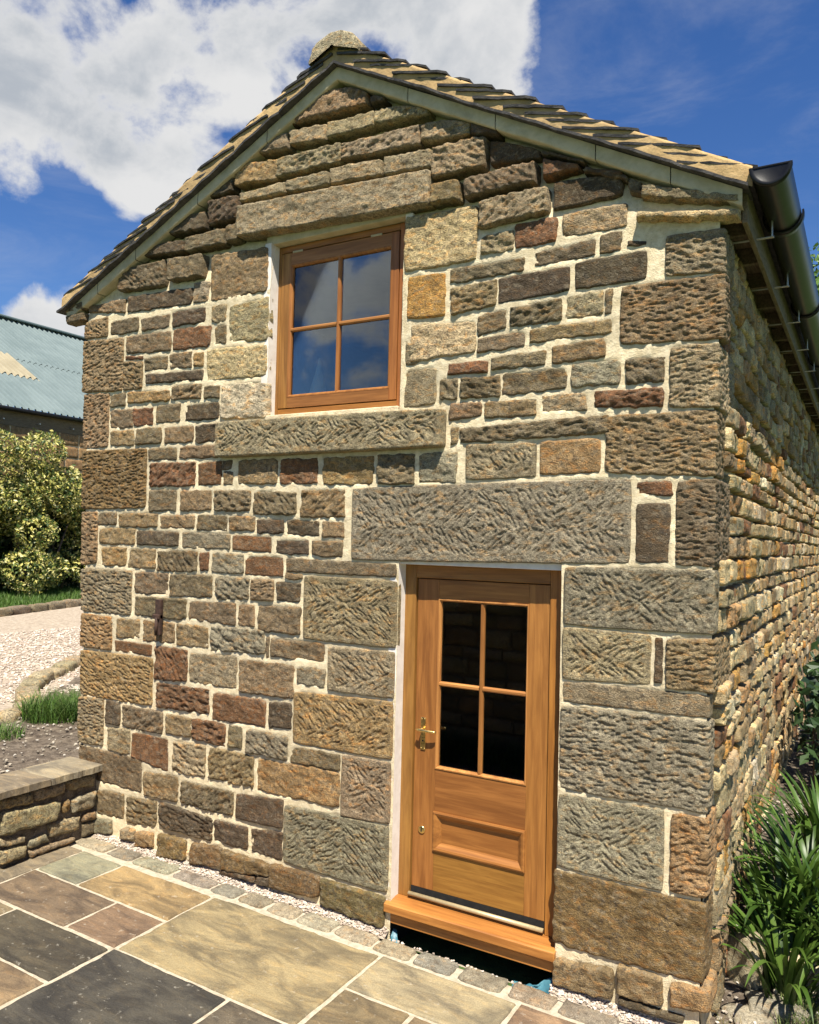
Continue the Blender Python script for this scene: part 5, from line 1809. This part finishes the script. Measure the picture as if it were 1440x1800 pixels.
strap_plant(5.17, .60, 92, .60, .55, 'strap-leaved plant beside the pale boulder at the foot of the side wall', 1)
strap_plant(5.26, 1.15, 92, .62, .55, 'middle strap-leaved plant, behind the plant by the boulder', 2)
strap_plant(5.30, 1.75, 84, .60, .50, 'strap-leaved plant next to the dark shrub', 3)
strap_plant(5.10, .95, 70, .56, .50, 'small strap-leaved plant pressed against the side wall', 5)
strap_plant(5.46, .80, 84, .58, .55, 'outer strap-leaved plant over the boulder, away from the wall', 4)

shrub = empty('dark_shrub', 'dark glossy-leaved shrub leaning on the side wall', 'shrub', loc=(5.2, 3.6, .4))
r_ = np.random.RandomState(15)
for i in range(6):
    a0 = Vector((5.22 + .10 * math.cos(i * 2.1), 3.5 + .35 * math.sin(i * 1.4), .36))
    tip = a0 + Vector((-.08 + .12 * math.sin(i * 3), .25 * math.cos(i * 1.7), .7 + .12 * i))
    o = tube('stem', [a0, (a0 + tip) / 2 + Vector((.05, 0, .05)), tip], [.020, .014, .006], 'bark', None, 6)
    o.parent = shrub
    o.matrix_parent_inverse = Matrix.Translation((-5.2, -3.6, -.4))
pts = crown_points([(5.22, 3.5, 1.05, .24, .55, .50), (5.28, 4.2, 1.15, .26, .7, .60), (5.26, 3.2, .75, .16, .35, .25), (5.35, 5.2, 1.0, .3, .8, .6)], 1500, 17, .3)
o = leaf_cloud('crown', pts, (.3, -.6, .7), .058, [(.018, .045, .014), (.03, .065, .018), (.014, .030, .012), (.045, .085, .025)], 18, parent=None, aspect=.55)
o.parent = shrub
o.matrix_parent_inverse = Matrix.Translation((-5.2, -3.6, -.4))
for i, (cx, cy, lx, ly, h, col, lab) in enumerate(((5.30, .74, .34, .24, .17, (.50, .43, .30), 'pale rounded boulder under the strap-leaved plants'), (5.15, .50, .30, .20, .08, (.24, .22, .17), 'flat grey rock half sunk beside the pale boulder'), (5.02, .36, .22, .16, .07, (.26, .23, .17), 'small grey rock near the cottage corner'), (4.93, .62, .12, .26, .30, (.30, .26, .17), 'upright stone leaning at the foot of the side wall'))):
    z0 = float(terrain(cx, cy)) - .02
    o = rough_block('garden_rock', cx, cy, z0, lx, ly, h, .3 * i, 'sett', col, 200 + i, amp=.03)
    tag(o, lab, 'rock', 'rocks edging the right bed')
n = 900
tx, ty = rr.uniform(5.16, 5.62, n), rr.uniform(.20, .58, n)
o = blades('rough_grass', tx, ty, terrain(tx, ty) + .0, .15, .005, [(.12, .17, .04), (.20, .22, .07), (.07, .13, .025)], 44, .7)
tag(o, 'rough grass growing in front of the pale boulder', 'grass', kind='stuff')
n = 260
tx, ty = rr.uniform(4.86, 5.02, n), rr.uniform(-.02, .22, n)
o = blades('dry_grass', tx, ty, terrain(tx, ty) + .0, .09, .004, [(.30, .22, .10), (.24, .19, .08), (.16, .17, .05)], 45, .9)
tag(o, 'dry straw-coloured grass at the corner stones', 'grass', kind='stuff')

# tree showing beyond the eaves
tree = empty('tree', 'broad green tree standing beyond the cottage roof', 'tree', loc=(5.6, 24, .3))
pts = crown_points([(5.5, 24, 9.2, 2.2, 2.4, 2.6), (4.9, 24.5, 11.3, 1.5, 1.6, 1.5), (6.8, 24.5, 10.5, 2.2, 2.2, 2.4)], 9000, 23, .4)
o = leaf_cloud('crown', pts, (0, -.3, .9), .11, [(.09, .17, .03), (.13, .23, .04), (.06, .11, .02)], 24)
o.parent = tree
o.matrix_parent_inverse = Matrix.Translation((-5.6, -24, -.3))
o = tube('trunk', [(5.8, 24, .2), (5.7, 24, 4), (5.6, 24.2, 8.5), (5.2, 24.3, 11)], [.32, .25, .16, .05], 'bark', None, 10)
o.parent = tree
o.matrix_parent_inverse = Matrix.Translation((-5.6, -24, -.3))
for i in range(5):
    o = tube('limb', [(5.65, 24.1, 6 + i * .7), (5.6 + 1.3 * math.cos(i * 1.9), 24.1 + 1.2 * math.sin(i * 1.9), 8.2 + i * .6)], [.10, .03], 'bark', None, 7)
    o.parent = tree
    o.matrix_parent_inverse = Matrix.Translation((-5.6, -24, -.3))

# ------------------------------------------------------------------ the terrace wall across the patio, seen only in the glass
rw = empty('terrace_wall', 'shaded stone terrace wall facing the door across the patio', 'wall', loc=(1.5, -3.9, 0))
core = box('wall_core', -4.5, 4.1, -4.7, -3.78, -.05, 1.75, 'soil', b=.02)
core.parent = rw
core.matrix_parent_inverse = Matrix.Translation((-1.5, 3.9, 0))
acc = Acc()
rs = random.Random(31)
z = .02
while z < 1.72:
    h = rs.uniform(.12, .22)
    x = -4.4
    while x < 4.0:
        L = rs.uniform(.2, .55)
        q = (x, z + h, x + L, z + h, x + L, z, x, z)
        A, Zz, D, _o, _d, F = stone_arrays(q, 'n', .03, .05, int(rs.random() * 1e6), bev=.03)
        acc.add(np.stack([A, -3.78 + D, Zz], 1), F[:, ::-1], jit_col(PAL[rs.choice('tbdegt')], rs, .2))
        x += L + .015
    z += h + .015
o = acc.build('rubble_face', 'rub')
o.parent = rw
o.matrix_parent_inverse = Matrix.Translation((-1.5, 3.9, 0))
o['kind'] = 'stuff'
n = 1600
tx, ty = rr.uniform(-1.0, 3.6, n), rr.uniform(-3.72, -3.2, n)
o = blades('border_greenery', tx, ty, gz(tx) - .02, .42, .014, [(.04, .09, .015), (.06, .12, .02), (.03, .06, .012)], 46, .9)
tag(o, 'leafy border at the foot of the shaded terrace wall', 'border plants', kind='stuff')
